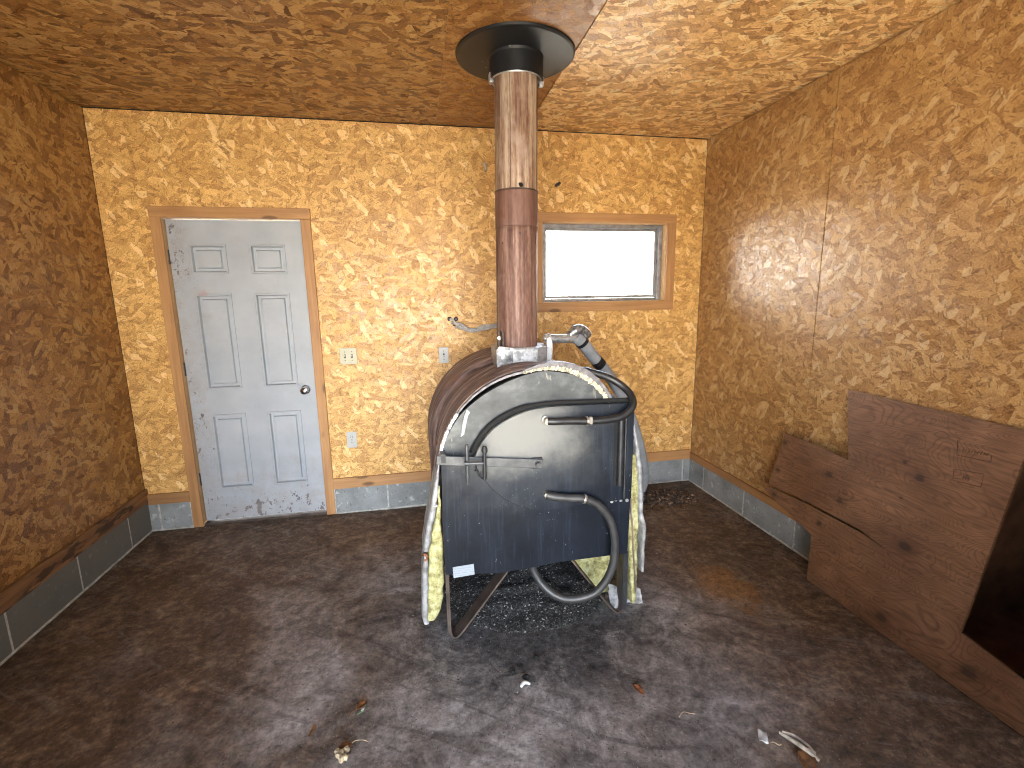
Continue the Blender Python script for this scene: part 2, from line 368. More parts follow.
M['leaf_brown'] = simple('dry brown leaf', (.17, .075, .025), .7, var=.6, scale=60)
M['leaf_orange'] = simple('orange bark chip', (.20, .075, .03), .7, var=.75, scale=70)
M['leaf_green'] = simple('green glass shard', (.12, .17, .10), .4, var=.6, scale=60)
M['husk'] = simple('pale dry husk', (.42, .34, .22), .8, var=.5, scale=60)
M['gravel'] = simple('dry gravel yard', (.36, .32, .26), .95, var=.25, scale=3)
M['blocker'] = simple('sky blocker board', (.10, .09, .08), .9)

def mat_glass():
    m = NT('dusty window glass')
    tr = m.n('ShaderNodeBsdfTransparent'); tr.inputs[0].default_value = (.95, .97, .97, 1)
    gl = m.n('ShaderNodeBsdfGlossy'); gl.inputs['Roughness'].default_value = .03
    df = m.n('ShaderNodeBsdfDiffuse'); df.inputs[0].default_value = (.7, .7, .68, 1)
    fr = m.n('ShaderNodeFresnel'); fr.inputs[0].default_value = 1.45
    mx = m.n('ShaderNodeMixShader'); m.put(mx.inputs[0], fr.outputs[0]); m.t.links.new(tr.outputs[0], mx.inputs[1]); m.t.links.new(gl.outputs[0], mx.inputs[2])
    m2 = m.n('ShaderNodeMixShader'); m.put(m2.inputs[0], m.math('MULTIPLY', m.noise(m.obj(), 9, 4.), .10)); m.t.links.new(mx.outputs[0], m2.inputs[1]); m.t.links.new(df.outputs[0], m2.inputs[2])
    m.t.links.new(m2.outputs[0], m.out.inputs[0]); return m.m
M['glass'] = mat_glass()

# ------------------------------------------------------------------ geometry
class MB:
    def __init__(self): self.v = []; self.f = []; self.sm = []; self.mi = []; self.cur = 0
    def add(self, vs, fs, smooth=False):
        b = len(self.v); self.v += [Vector(p) for p in vs]
        for f in fs: self.f.append([b+i for i in f]); self.sm.append(smooth); self.mi.append(self.cur)
        return self
    def box(self, a, b, mat=None):
        x0, y0, z0 = a; x1, y1, z1 = b
        vs = [(x0,y0,z0),(x1,y0,z0),(x1,y1,z0),(x0,y1,z0),(x0,y0,z1),(x1,y0,z1),(x1,y1,z1),(x0,y1,z1)]
        if mat: vs = [mat @ Vector(p) for p in vs]
        return self.add(vs, [(0,3,2,1),(4,5,6,7),(0,1,5,4),(1,2,6,5),(2,3,7,6),(3,0,4,7)])
    def prism(self, pts, fn, d0, d1):      # polygon pts (a,b) -> fn(a,b,d)
        n = len(pts)
        vs = [fn(a, b, d0) for a, b in pts] + [fn(a, b, d1) for a, b in pts]
        return self.add(vs, [list(range(n))[::-1], list(range(n, 2*n))] + [(i, (i+1) % n, n+(i+1) % n, n+i) for i in range(n)])
    def tube(self, path, r, seg=12, cap=True, smooth=True, sx=1., sy=1., ref=None):
        P = [Vector(p) for p in path]; n = len(P)
        rr = r if isinstance(r, (list, tuple)) else [r]*n
        tg = [(P[min(i+1, n-1)] - P[max(i-1, 0)]).normalized() for i in range(n)]
        up = Vector(ref) if ref else (Vector((0,0,1)) if abs(tg[0].z) < .9 else Vector((1,0,0)))
        u = (up - tg[0]*up.dot(tg[0])).normalized(); vs = []
        for i in range(n):
            u = (u - tg[i]*u.dot(tg[i])).normalized(); w = tg[i].cross(u)
            for k in range(seg):
                a = 2*PI*k/seg; vs.append(P[i] + u*(math.cos(a)*rr[i]*sx) + w*(math.sin(a)*rr[i]*sy))
        fs = [(i*seg+k, i*seg+(k+1) % seg, (i+1)*seg+(k+1) % seg, (i+1)*seg+k) for i in range(n-1) for k in range(seg)]
        self.add(vs, fs, smooth)
        if cap: self.add(vs[:seg], [list(range(seg))[::-1]]); self.add(vs[-seg:], [list(range(seg))])
        return self
    def lathe(self, prof, c, axis=(0,0,1), seg=48, smooth=True, closed=False):    # prof: (radius, height)
        ax = Vector(axis).normalized(); q = ax.to_track_quat('Z', 'Y').to_matrix(); c = Vector(c); n = len(prof)
        for j in range(n if closed else n-1):   # split at each profile vertex for crisp corners
            (r0, h0), (r1, h1) = prof[j], prof[(j+1) % n]; vs = []
            for r, h in ((r0, h0), (r1, h1)):
                for k in range(seg):
                    a = 2*PI*k/seg; vs.append(c + q @ Vector((r*math.cos(a), r*math.sin(a), h)))
            self.add(vs, [(k, (k+1) % seg, seg+(k+1) % seg, seg+k) for k in range(seg)], smooth)
        return self
    def loft(self, rings, smooth=True, caps=True):
        n = len(rings[0]); vs = [p for r in rings for p in r]
        self.add(vs, [(i*n+k, i*n+(k+1) % n, (i+1)*n+(k+1) % n, (i+1)*n+k) for i in range(len(rings)-1) for k in range(n)], smooth)
        if caps: self.add(rings[0], [list(range(n))[::-1]]); self.add(rings[-1], [list(range(n))])
        return self
    def build(self, name, mats, parent=None, bevel=0., segs=2, origin=None, solid=0.):
        off = Vector((0,0,0))
        if parent is not None: off = ROOTLOC[parent.name]
        loc = Vector((0,0,0))
        if origin is not None: loc = Vector(origin) - off
        me = bpy.data.meshes.new(name); me.from_pydata([p - off - loc for p in self.v], [], self.f)
        for p, s, k in zip(me.polygons, self.sm, self.mi): p.use_smooth = s; p.material_index = k
        for mt in (mats if isinstance(mats, (list, tuple)) else [mats]): me.materials.append(mt)
        o = bpy.data.objects.new(name, me); COL.objects.link(o); o.location = loc
        if parent is not None: o.parent = parent
        ROOTLOC[o.name] = off + loc
        if bevel:
            b = o.modifiers.new('bevel', 'BEVEL'); b.width = bevel; b.segments = segs; b.limit_method = 'ANGLE'; b.angle_limit = math.radians(40)
        if solid:
            b = o.modifiers.new('thickness', 'SOLIDIFY'); b.thickness = solid; b.offset = -1
        return o
ROOTLOC = {}
def tag(o, label=None, cat=None, kind=None, group=None):
    if label: o['label'] = label
    if cat: o['category'] = cat
    if kind: o['kind'] = kind
    if group: o['group'] = group
    return o
def empty(name, loc, label, cat, kind=None, group=None):
    o = bpy.data.objects.new(name, None); COL.objects.link(o); o.location = loc; o.empty_display_size = .1
    o.matrix_world = Matrix.Translation(loc); ROOTLOC[o.name] = Vector(loc)
    return tag(o, label, cat, kind, group)
def spline(pts, n=8):
    P = [Vector(p) for p in pts]; P = [2*P[0]-P[1]] + P + [2*P[-1]-P[-2]]; out = []
    for i in range(1, len(P)-2):
        for k in range(n):
            t = k/n; a, b, c, d = P[i-1:i+3]
            out.append(.5*((2*b) + (c-a)*t + (2*a-5*b+4*c-d)*t*t + (3*b-a-3*c+d)*t**3))
    out.append(P[-2]); return out
def xz(y0): return None
def fxz(a, b, d): return (a, d, b)
def fyz(a, b, d): return (d, a, b)
def fxy(a, b, d): return (a, b, d)

# ------------------------------------------------------------------ THE ROOM
G = .002     # half the open joint between boards
# door opening and window opening in the back wall
DX0, DX1, DZ = -1.672, -.858, 2.056
WX0, WX1, WZ0, WZ1 = .766, 1.738, 1.492, 2.062
m = MB()
for (x0, x1, z0, z1) in ((XL, DX0-.012, .19, H-.006), (DX0-.012, DX1+.012, DZ+.012, H-.006), (DX1+.012, WX0, .19, H-.006),
                         (WX0, WX1, .19, WZ0), (WX0, WX1, WZ1, H-.006), (WX1, XR, .19, H-.006)):
    m.box((x0, 0, z0), (x1, .012, z1))
wall_back = tag(m.build('wall_back', M['osb_back']), 'strand board wall with the white door and the small window', 'wall', 'structure')
m = MB()
for (x0, x1, z0, z1) in ((XL-T, DX0-.012, 0, H+.1), (DX0-.012, DX1+.012, DZ+.012, H+.1), (DX1+.012, WX0, 0, H+.1), (WX0, WX1, 0, WZ0), (WX0, WX1, WZ1, H+.1), (WX1, XR+T, 0, H+.1)):
    m.box((x0, .0125, z0), (x1, T, z1))
m.build('wall_core', M['felt'], wall_back)

m = MB(); ys = [YF, -3.5945, -2.375, -1.155, -.005]
for i in range(4): m.box((XL-.012, ys[i]+G*.4, .21), (XL, ys[i+1]-G*.4, H-.006))
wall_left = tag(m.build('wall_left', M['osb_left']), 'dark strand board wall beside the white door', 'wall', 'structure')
MB().box((XL-T, YF-T, 0), (XL-.0125, T, H+.1)).build('wall_core', M['felt'], wall_left)

# right wall: its board stops round an added low recess, coloured dark for shade
HY0, HY1, HZ0, HZ1 = -3.05, -1.88, .0, .985
m = MB(); seam = -1.1505
m.box((XR, seam+G*1.5, .19), (XR+.012, -.005, H-.006))
for (y0, y1, z0, z1) in ((HY1, seam-G*1.5, .19, H-.006), (HY0, HY1, HZ1, H-.006), (YF, HY0, .19, H-.006)):
    m.box((XR, y0, z0), (XR+.012, y1, z1))
wall_right = tag(m.build('wall_right', M['osb_right']), 'strand board wall with the glare and the leaning plywood', 'wall', 'structure')
m = MB()
for (y0, y1, z0, z1) in ((HY1, T, 0, H+.1), (HY0, HY1, HZ1, H+.1), (HY0, HY1, 0, HZ0), (YF-T, HY0, 0, H+.1)):
    m.box((XR+.0125, y0, z0), (XR+T, y1, z1 if z1 else .001))
m.build('wall_core', M['felt'], wall_right)
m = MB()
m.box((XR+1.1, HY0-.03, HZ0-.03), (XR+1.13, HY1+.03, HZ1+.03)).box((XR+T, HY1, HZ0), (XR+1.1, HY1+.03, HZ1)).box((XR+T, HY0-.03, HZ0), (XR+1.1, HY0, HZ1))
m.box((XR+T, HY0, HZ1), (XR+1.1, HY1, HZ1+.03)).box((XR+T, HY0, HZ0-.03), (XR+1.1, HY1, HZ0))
m.build('dark_recess', M['shadowed'], wall_right)

# front wall, behind the camera, round the big open doorway
OX0, OX1, OZ = -1.3, .85, 2.2
m = MB()
for (x0, x1, z0, z1) in ((XL, OX0, 0, H), (OX0, OX1, OZ, H), (OX1, XR, 0, H)): m.box((x0, YF-.012, z0), (x1, YF, z1))
wall_front = tag(m.build('wall_front', M['osb_front']), 'strand board wall round the open vehicle doorway', 'wall', 'structure')
m = MB()
for (x0, x1, z0, z1) in ((XL-T, OX0, 0, H+.1), (OX0, OX1, OZ, H+.1), (OX1, XR+T, 0, H+.1)): m.box((x0, YF-T, z0), (x1, YF-.0125, z1))
m.build('wall_core', M['felt'], wall_front)

# ceiling boards with open joints; the seam beside the flue is dark
m = MB()
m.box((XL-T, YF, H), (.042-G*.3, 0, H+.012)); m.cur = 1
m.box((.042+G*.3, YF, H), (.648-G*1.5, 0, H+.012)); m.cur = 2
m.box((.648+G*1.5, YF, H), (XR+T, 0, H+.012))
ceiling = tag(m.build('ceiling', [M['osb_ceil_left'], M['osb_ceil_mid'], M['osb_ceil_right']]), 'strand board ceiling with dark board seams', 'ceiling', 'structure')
MB().box((XL-T, YF-T, H+.0125), (XR+T, T, H+.1)).build('roof_core', M['felt'], ceiling)

# floor with a gentle unevenness
m = MB(); nx, ny = 90, 110; vs = []
for j in range(ny+1):
    for i in range(nx+1):
        x = XL-.02 + (XR-XL+.04)*i/nx; y = YF-.15 + (.2-YF)*j/ny
        vs.append((x, y, .006*(noise.noise((x*1.7, y*1.7, 0))-.3) - .002))
m.add(vs, [(j*(nx+1)+i, j*(nx+1)+i+1, (j+1)*(nx+1)+i+1, (j+1)*(nx+1)+i) for j in range(ny) for i in range(nx)], True)
floor = tag(m.build('floor', M['floor']), 'dirty grey and brown concrete floor', 'floor', 'structure')
MB().box((XL-T, YF-T, -.2), (XR+T, T, -.02)).build('slab', M['felt'], floor)

# concrete block course under the boards, one mesh per wall, mortar as its own part
def course(name, label, runs, fn, depth, mat='block'):
    b = MB(); k = MB()
    for (a0, a1, z1) in runs:
        b.add([fn(a, d, z) for z in (0-.01, z1) for a, d in ((a0+.005, 0), (a1-.005, 0), (a1-.005, depth), (a0+.005, depth))],
              [(0,3,2,1),(4,5,6,7),(0,1,5,4),(1,2,6,5),(2,3,7,6),(3,0,4,7)])
    a0 = min(r[0] for r in runs); a1 = max(r[1] for r in runs)
    segs = []; rs = sorted(runs); cs = rs[0][0]
    for i, r in enumerate(rs):
        if i+1 == len(rs) or rs[i+1][0] - r[1] > .01: segs.append((cs, r[1])); cs = rs[i+1][0] if i+1 < len(rs) else 0
    z1 = runs[0][2]
    for (c0, c1) in segs:
        k.add([fn(a, d, z) for z in (-.01, z1-.002) for a, d in ((c0, .002), (c1, .002), (c1, depth-.002), (c0, depth-.002))],
              [(0,3,2,1),(4,5,6,7),(0,1,5,4),(1,2,6,5),(2,3,7,6),(3,0,4,7)])
        # bead of mortar along the floor
        n = max(4, int((c1-c0)/.05)); pts = [fn(c0+(c1-c0)*i/n, .0, .004+.003*noise.noise((i*.9, c0, 2))) for i in range(n+1)]
        k.tube(pts, .007, 6)
    o = tag(b.build(name, M[mat], bevel=.004), label, 'block base', 'structure')
    k.build('mortar', M['mortar'], o)
    return o
course('baseboard_back', 'grey concrete block base under the wall with the door', [(XL, -1.931, .19), (-1.931, -1.735, .19), (-.797, -.423, .19), (-.423, .04, .19), (.04, .503, .19), (.503, .966, .19), (.966, 1.43, .19), (1.43, 1.965, .19), (1.965, XR, .19)],
       lambda a, d, z: (a, -.012+d, z), .012)
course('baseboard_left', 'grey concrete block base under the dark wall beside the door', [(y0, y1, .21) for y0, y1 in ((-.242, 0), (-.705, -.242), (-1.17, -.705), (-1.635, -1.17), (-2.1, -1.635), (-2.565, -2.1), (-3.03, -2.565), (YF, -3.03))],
       lambda a, d, z: (XL+.012-d, a, z), .012, 'block_shaded')
course('baseboard_right', 'grey concrete block base under the wall with the plywood', [(y0, y1, .19) for y0, y1 in ((-.214, 0), (-.695, -.214), (-1.16, -.695), (-1.625, -1.16), (HY1, -1.625))],
       lambda a, d, z: (XR-.012+d, a, z), .012)
# timber strips over the blocks
def ragged_strip(name, a0, a1, z0, z1, fn, mat, label, rag=.006):
    m = MB(); n = max(2, int((a1-a0)/.04)); rings = []
    for i in range(n+1):
        a = a0+(a1-a0)*i/n; w = rag*noise.noise((a*5, z1*9, 3)); w2 = rag*.5*noise.noise((a*7, z1*5, 8))
        rings.append([Vector(fn(a, 0, z0+w2)), Vector(fn(a, .016, z0+w2)), Vector(fn(a, .016, z1+w)), Vector(fn(a, 0, z1+w))])
    m.loft(rings, smooth=False)
    return tag(m.build(name, mat), label, 'timber strip', 'structure')
ragged_strip('trim_1', XL+.016, -1.735, .19, .262, lambda a, d, z: (a, -d, z), M['plate']['x'], 'short timber strip left of the white door', .002)
ragged_strip('trim_2', -.797, XR-.016, .19, .268, lambda a, d, z: (a, -d, z), M['pine']['x'], 'timber strip above the blocks between door and window corner', .002)
ragged_strip('trim_3', YF, 0, .21, .300, lambda a, d, z: (XL+d, a, z), M['bark_plank'], 'waney brown timber strip low on the dark wall beside the door', .012)
ragged_strip('trim_4', seam-.5, 0, .19, .245, lambda a, d, z: (XR-d, a, z), M['plate']['y'], 'narrow timber strip above the blocks running to the plywood', .004)

# ------------------------------------------------------------------ DOOR
d = empty('door_1', (DX0, 0, 0), 'dirty white six panel door in a pine frame', 'door', 'structure')
X0, X1, Z0, Z1, YS = -1.667, -.863, .022, 2.05, .028
panels = [(-1.557, -1.335, 1.712, 1.899), (-1.196, -.975, 1.716, 1.902), (-1.55, -1.335, .954, 1.590), (-1.197, -.98, .955, 1.586), (-1.548, -1.336, .246, .781), (-1.195, -.978, .244, .779)]
m = MB()
# slab: front face as a grid with sunk, raised-field panels
xs = sorted({X0, X1} | {p[0] for p in panels[4:]} | {p[1] for p in panels[4:]})
def quad(x0, x1, z0, z1, y): m.add([(x0, y, z0), (x1, y, z0), (x1, y, z1), (x0, y, z1)], [(0, 1, 2, 3)])
def rail(x0, x1, z0, z1): m.box((x0, YS, z0), (x1, YS+.04, z1))
PA = (-1.553, -1.335); PB = (-1.197, -.978)
zr = [(.245, .78), (.954, 1.588), (1.714, 1.90)]
m.box((X0, YS+.021, Z0), (X1, YS+.044, Z1))
for (x0, x1) in ((X0, PA[0]), (PA[1], PB[0]), (PB[1], X1)): m.box((x0, YS, Z0), (x1, YS+.02, Z1))
for (x0, x1) in (PA, PB):
    for (z0, z1) in ((Z0, zr[0][0]), (zr[0][1], zr[1][0]), (zr[1][1], zr[2][0]), (zr[2][1], Z1)): m.box((x0, YS, z0), (x1, YS+.02, z1))
    for (z0, z1) in zr:   # moulding: bevel down, then the raised field
        r = [[(x0+i, YS+y, z0+i), (x1-i, YS+y, z0+i), (x1-i, YS+y, z1-i), (x0+i, YS+y, z1-i)] for i, y in ((0, .004), (.002, -.003), (.012, -.003), (.018, .018), (.034, .018), (.040, .0035))]
        vs = [p for q in r for p in q]
        m.add(vs, [(4*j+k, 4*j+(k+1) % 4, 4*(j+1)+(k+1) % 4, 4*(j+1)+k) for j in range(len(r)-1) for k in range(4)] + [(20, 21, 22, 23)])
slab = m.build('door_panel', M['door'], d, origin=(X0, YS, Z0))
m = MB()
m.box((-1.733, -.020, 0), (DX0, .0, DZ+.0))
m.build('casing_board', M['pine']['z'], d, bevel=.003)
MB().box((DX1, -.020, 0), (-.797, .0, DZ)).build('casing_board', M['pine']['z'], d, bevel=.003)
MB().box((-1.735, -.021, DZ), (-.795, .0, 2.122)).build('casing_board', M['pine']['x'], d, bevel=.003)
MB().box((DX0-.012, .0, 0), (DX0, .13, DZ)).box((DX1, .0, 0), (DX1+.012, .13, DZ)).box((DX0-.012, .0, DZ), (DX1+.012, .13, DZ+.012)).box((DX0, .076, 0), (DX0+.012, .10, DZ)).box((DX1-.012, .076, 0), (DX1, .10, DZ)).build('jamb', M['pine_pale']['z'], d)
MB().box((DX0, .0, -.005), (DX1, .14, .014)).build('threshold', M['rust_steel'], d, bevel=.003)
kx, kz = -.931, .925
k = MB().lathe([(0, .012), (.03, .012), (.033, .006), (.033, 0)], (kx, YS, kz), (0, -1, 0), 32).build('knob_rose', M['chrome'], d)
MB().lathe([(.011, .005), (.011, .03), (.022, .036), (.028, .046), (.0285, .056), (.023, .066), (.012, .07), (0, .071)], (kx, YS, kz), (0, -1, 0), 32).build('knob', M['chrome'], d)
for hz in (1.82, 1.10, .33):
    h = MB(); h.tube([(DX0+.002, YS-.004, hz-.045), (DX0+.002, YS-.004, hz+.045)], .005, 10)
    h.build('hinge', M['dark_steel'], d)

# ------------------------------------------------------------------ WINDOW
w = empty('window_1', (1.25, 0, 1.49), 'small bright window with pine casing beside the flue', 'window', 'structure')
CX0, CX1, CZ0, CZ1 = .688, 1.808, 1.422, 2.127
MB().box((CX0, -.018, WZ1), (CX1, 0, CZ1)).build('casing_board', M['pine']['x'], w, bevel=.002)
MB().box((CX0, -.018, CZ0), (CX1, 0, WZ0)).build('casing_board', M['pine']['x'], w, bevel=.002)
MB().box((CX0, -.018, WZ0), (WX0, 0, WZ1)).build('casing_board', M['pine']['z'], w, bevel=.002)
MB().box((WX1, -.018, WZ0), (CX1, 0, WZ1)).build('casing_board', M['pine']['z'], w, bevel=.002)
j = MB(); e = .004
j.box((WX0, .0, WZ0), (WX0+e, T, WZ1)).box((WX1-e, .0, WZ0), (WX1, T, WZ1)).box((WX0+e, .0, WZ0), (WX1-e, T, WZ0+e)).box((WX0+e, .0, WZ1-e), (WX1-e, T, WZ1))
j.build('window_reveal', M['pine_pale']['x'], w)
def ring(x0, x1, z0, z1, wl, wr, wt, wb, y0, y1):
    return MB().box((x0, y0, z0), (x0+wl, y1, z1)).box((x1-wr, y0, z0), (x1, y1, z1)).box((x0+wl, y0, z0), (x1-wr, y1, z0+wb)).box((x0+wl, y0, z1-wt), (x1-wr, y1, z1))
ring(WX0+e, WX1-e, WZ0+e, WZ1-e, .03, .03, .026, .022, .055, .11).build('window_frame', M['alu'], w, bevel=.003)
ring(WX0+.036, WX1-.036, WZ0+.027, WZ1-.031, .016, .022, .018, .02, .075, .10).build('sash', M['alu'], w, bevel=.003)
MB().box((WX0+.05, .086, WZ0+.045), (WX1-.055, .090, WZ1-.048)).build('pane', M['glass'], w)

# ------------------------------------------------------------------ WALL PLATES
def plate(name, cx, cz, w_, h_, mat, label, cat):
    o = MB().box((cx-w_/2, -.007, cz-h_/2), (cx+w_/2, 0, cz+h_/2)).build(name, mat, bevel=.003, origin=(cx, 0, cz))
    return tag(o, label, cat)
def screw(p, x, z): MB().lathe([(0, .0015), (.003, .0012), (.0034, 0)], (x, -.007, z), (0, -1, 0), 12).build('screw', M['slot'], p)
p = plate('light_switch', -.627, 1.15, .115, .115, M['ivory'], 'square ivory double light switch beside the white door', 'switch')
for dx in (-.023, .023):
    MB().box((-.627+dx-.006, -.008, 1.137), (-.627+dx+.006, -.006, 1.163)).build('switch_slot', M['slot'], p)
    MB().box((-.627+dx-.0045, -.018, 1.148), (-.627+dx+.0045, -.007, 1.160)).build('toggle', M['ivory'], p, bevel=.001)
    for s in (-1, 1): screw(p, -.627+dx, 1.15+s*.03)
p = plate('light_switch', .030, 1.132, .07, .115, M['white_plastic'], 'narrow single white switch plate just left of the boiler', 'switch')
MB().box((.024, -.008, 1.119), (.036, -.006, 1.145)).build('switch_slot', M['slot'], p)
MB().box((.0255, -.018, 1.122), (.0345, -.007, 1.134)).build('toggle', M['white_plastic'], p, bevel=.001)
for s in (-1, 1): screw(p, .030, 1.132+s*.03)
p = plate('wall_outlet', -.647, .548, .07, .118, M['white_plastic'], 'white electrical outlet low on the wall beside the door', 'outlet')
for s in (-1, 1):
    MB().lathe([(0, .003), (.015, .003), (.017, 0)], (-.647, -.006, .548+s*.02), (0, -1, 0), 20).build('socket', M['white_plastic'], p)
    sl = MB()
    for dx in (-.006, .006): sl.box((-.647+dx-.0012, -.0105, .548+s*.02-.004), (-.647+dx+.0012, -.0085, .548+s*.02+.005))
    sl.build('socket_slot', M['slot'], p)
screw(p, -.647, .548)

# wires coming out of the back wall behind the flue
o = empty('wire_bundle', (.22, 0, 1.34), 'bunch of loose grey wires hanging on the wall left of the flue', 'wires')
for k in range(4):
    j = [random.uniform(-.014, .014) for _ in range(8)]
    MB().tube(spline([(.085+k*.012, .004, 1.388-k*.018+j[0]), (.10+k*.01, -.03, 1.385-k*.016), (.15, -.04-k*.006, 1.335+j[1]+k*.004), (.23, -.045, 1.312+j[2]), (.33, -.045-k*.004, 1.325+j[3]+k*.003), (.44, -.04, 1.335+j[4]), (.52, .004, 1.34+j[5])], 6), .009 if k < 3 else .006, 8).build('wire', M['wire'], o)
for x, z in ((.082, 1.390), (.118, 1.352), (.128, 1.388)):
    MB().lathe([(0, .012), (.008, .012), (.010, .004), (.016, 0)], (x, 0, z), (0, -1, 0), 14).build('wire_clamp', M['dark_steel'], o)
o = MB().lathe([(0, .02), (.011, .018), (.013, .010), (.007, .006), (.007, 0)], (.362, 0, 2.432), (0, -1, 0), 16)
o.tube(spline([(.362, -.012, 2.432), (.370, -.022, 2.41), (.366, -.024, 2.39), (.358, -.018, 2.385)], 5), .007, 8)
tag(o.build('wall_hook', M['galv'], origin=(.362, 0, 2.43)), 'small silver hook on the wall just left of the flue near the ceiling', 'hook')
o = MB()
for (x, z) in ((.872, 2.312), (.895, 2.328)): o.lathe([(0, .006), (.009, .005), (.011, 0)], (x, 0, z), (0, -1, 0), 12)
o.box((.872, -.004, 2.310), (.895, 0, 2.330))
tag(o.build('nail_plate', M['dark_steel'], origin=(.88, 0, 2.32)), 'small dark nail remnant on the wall above the window', 'nail')

# ------------------------------------------------------------------ THE BOILER
BX, BZ, BR, BY0, BY1 = .357, .79, .452, -1.478, -.60
boiler = empty('wood_boiler', (BX, -1.05, 0), 'large black fronted wood boiler with rusty ribbed barrel jacket', 'boiler')
# jacket: overlapping bands, each with a slight step and wrinkle
def arch(y, r, n=40, zb=.10, flare=0.):
    pts = []
    for i in range(9):                        # left side up
        z = zb + (BZ-zb)*i/8; t = max(0., (.68-z)/.58); pts.append((BX-r-flare*t**1.25, z))
    for i in range(1, n): a = PI - PI*i/n; pts.append((BX+r*math.cos(a), BZ+r*math.sin(a)))
    for i in range(9): z = BZ - (BZ-zb)*i/8; t = max(0., (.68-z)/.58); pts.append((BX+r+flare*.55*t**1.1, z))
    return [Vector((x, y, z)) for x, z in pts]
m = MB(); rings = []
ny = 110
steps = [(BY0, .449), (-1.33, .437), (-1.325, .447), (-1.16, .432), (-1.155, .444), (-.975, .434), (-.968, .458), (BY1, .466)]
for jn in range(ny+1):
    t = jn/ny; y = BY0 + (BY1-BY0)*t
    for (ya, ra), (yb, rb) in zip(steps, steps[1:]):
        if ya <= y <= yb+1e-6: r = ra+(rb-ra)*(y-ya)/(yb-ya); break
    fl = .085*max(0., 1-(y-BY0)/.5)
    sag = .014*math.exp(-((y+1.10)/.14)**2)
    ring_ = arch(y, r, flare=fl)
    for i, p in enumerate(ring_):
        c = Vector((BX, y, BZ)); q = (p-c); up = max(0., q.normalized().z)
        wr = abs(noise.noise((3.1, y*21+.9*noise.noise((i*.07, y*3, 1)), i*.035)))
        p += q.normalized()*(.006*noise.noise((p.x*4, y*6, p.z*4)) + (.030*wr-.010)*min(1., jn/6) - sag*up)
        p.y += .010*noise.noise((p.x*5, y*3, p.z*5)) if 0 < jn < ny else 0
    rings.append(ring_)
n = len(rings[0]); vs = [p for r in rings for p in r]
m.add(vs, [(jn*n+k, jn*n+k+1, (jn+1)*n+k+1, (jn+1)*n+k) for jn in range(ny) for k in range(n-1)], True)
jacket = m.build('jacket', M['jacket'], boiler, solid=.004)
# closed back end and the firebox inside
MB().prism([(p.x, p.z) for p in arch(0, BR)], fxz, BY1-.006, BY1).build('back_plate', M['jacket'], boiler)
fb = [(BX-.37, .345), (BX+.37, .345)] + [(BX+.40*math.cos(a), BZ+.40*math.sin(a)) for a in [PI*i/24 for i in range(25)]]
MB().prism(fb, fxz, -1.462, BY1+.03).build('firebox', M['soot'], boiler, bevel=.01)
# front end plate (the arch behind the door)
arch_pts = [(-.072, .88), (-.072, .905), (-.044, .955), (.014, 1.045), (.1008, 1.118), (.20, 1.172), (.30, 1.207), (.385, 1.220), (.47, 1.209), (.5421, 1.188), (.6588, 1.125), (.7314, 1.055), (.775, .955), (.790, .88)]
arch_s = [(p.x, p.z) for p in spline([(a, 0, b) for a, b in arch_pts], 5)]
MB().prism(arch_s + [(.790, .80), (-.072, .80)], fxz, -1.486, -1.462).build('end_plate', M['plate_grey'], boiler)
# bright folded rim between jacket and end plate, wider and packed with fibre on the right shoulder
def rim(a0, a1, r_in, r_out, y0, y1, wob, seed, nn=40):
    rr = []
    for i in range(nn+1):
        a = math.radians(a0+(a1-a0)*i/nn); c, s = math.cos(a), math.sin(a)
        ri = r_in(i/nn) + wob*noise.noise((i*.6, seed, 0)); ro = r_out(i/nn) + wob*noise.noise((i*.5, seed, 5)); yy = wob*noise.noise((i*.7, seed, 9))
        rr.append([Vector((BX+ri*c, y0+yy, BZ+ri*s)), Vector((BX+ro*c, y0+yy, BZ+ro*s)), Vector((BX+ro*c, y1, BZ+ro*s)), Vector((BX+ri*c, y1, BZ+ri*s))])
    return MB().loft(rr, smooth=False)
rim(170, 143, lambda t: .435, lambda t: .447, -1.490, -1.46, .003, 1).build('rim_strip', M['galv'], boiler)
rim(143, 95, lambda t: .437-.008*t, lambda t: .444-.004*t, -1.489, -1.46, .002, 1).build('rim_strip', M['zinc'], boiler)
rim(98, 38, lambda t: .436+.024*math.sin(PI*t), lambda t: .444+.040*math.sin(PI*t), -1.492, -1.44, .002, 2).build('rim_strip', M['zinc'], boiler)
rim(99, 40, lambda t: .428+.016*math.sin(PI*t)-.008*t, lambda t: .436+.025*math.sin(PI*t), -1.495, -1.46, .010, 3, 110).build('fibre_packing', M['cream'], boiler)
tf = MB(); tf.prism([(.015, .955), (.03, .965), (.048, 1.045), (.058, 1.06), (.045, 1.075), (.028, 1.03)], fxz, -1.494, -1.488); tf.build('foil_flap', M['foil'], boiler)

# front skirt sheet and the door on it
sk = [(-.074, .33), (-.0766, .60), (-.072, .872), (.07, .862), (.12, .60), (.30, .60), (.78, .61), (.792, .59), (.786, .326), (.65, .3256), (.45, .3245), (.30, .312), (.17, .306)]
sk = [(-.074, .33), (-.0766, .60), (-.072, .872), (.068, .866), (.068, .80), (.79, .80), (.793, .60), (.786, .326), (.65, .3256), (.45, .3245), (.30, .312), (.17, .306)]
MB().prism(sk, fxz, -1.506, -1.488).build('front_skirt', M['black'], boiler)
dr = [(.068, .872), (.0956, .924), (.1403, .979), (.2064, 1.023), (.2948, 1.057), (.384, 1.0695), (.46, 1.071)]
dr_s = [(p.x, p.z) for p in spline([(a, 0, b) for a, b in dr], 5)]
lo = [(p.x, p.z) for p in spline([(a, 0, b) for a, b in [(.52, .604), (.44, .594), (.3827, .593), (.3131, .606), (.2222, .647), (.1559, .702), (.1087, .762), (.078, .82)]], 4)]
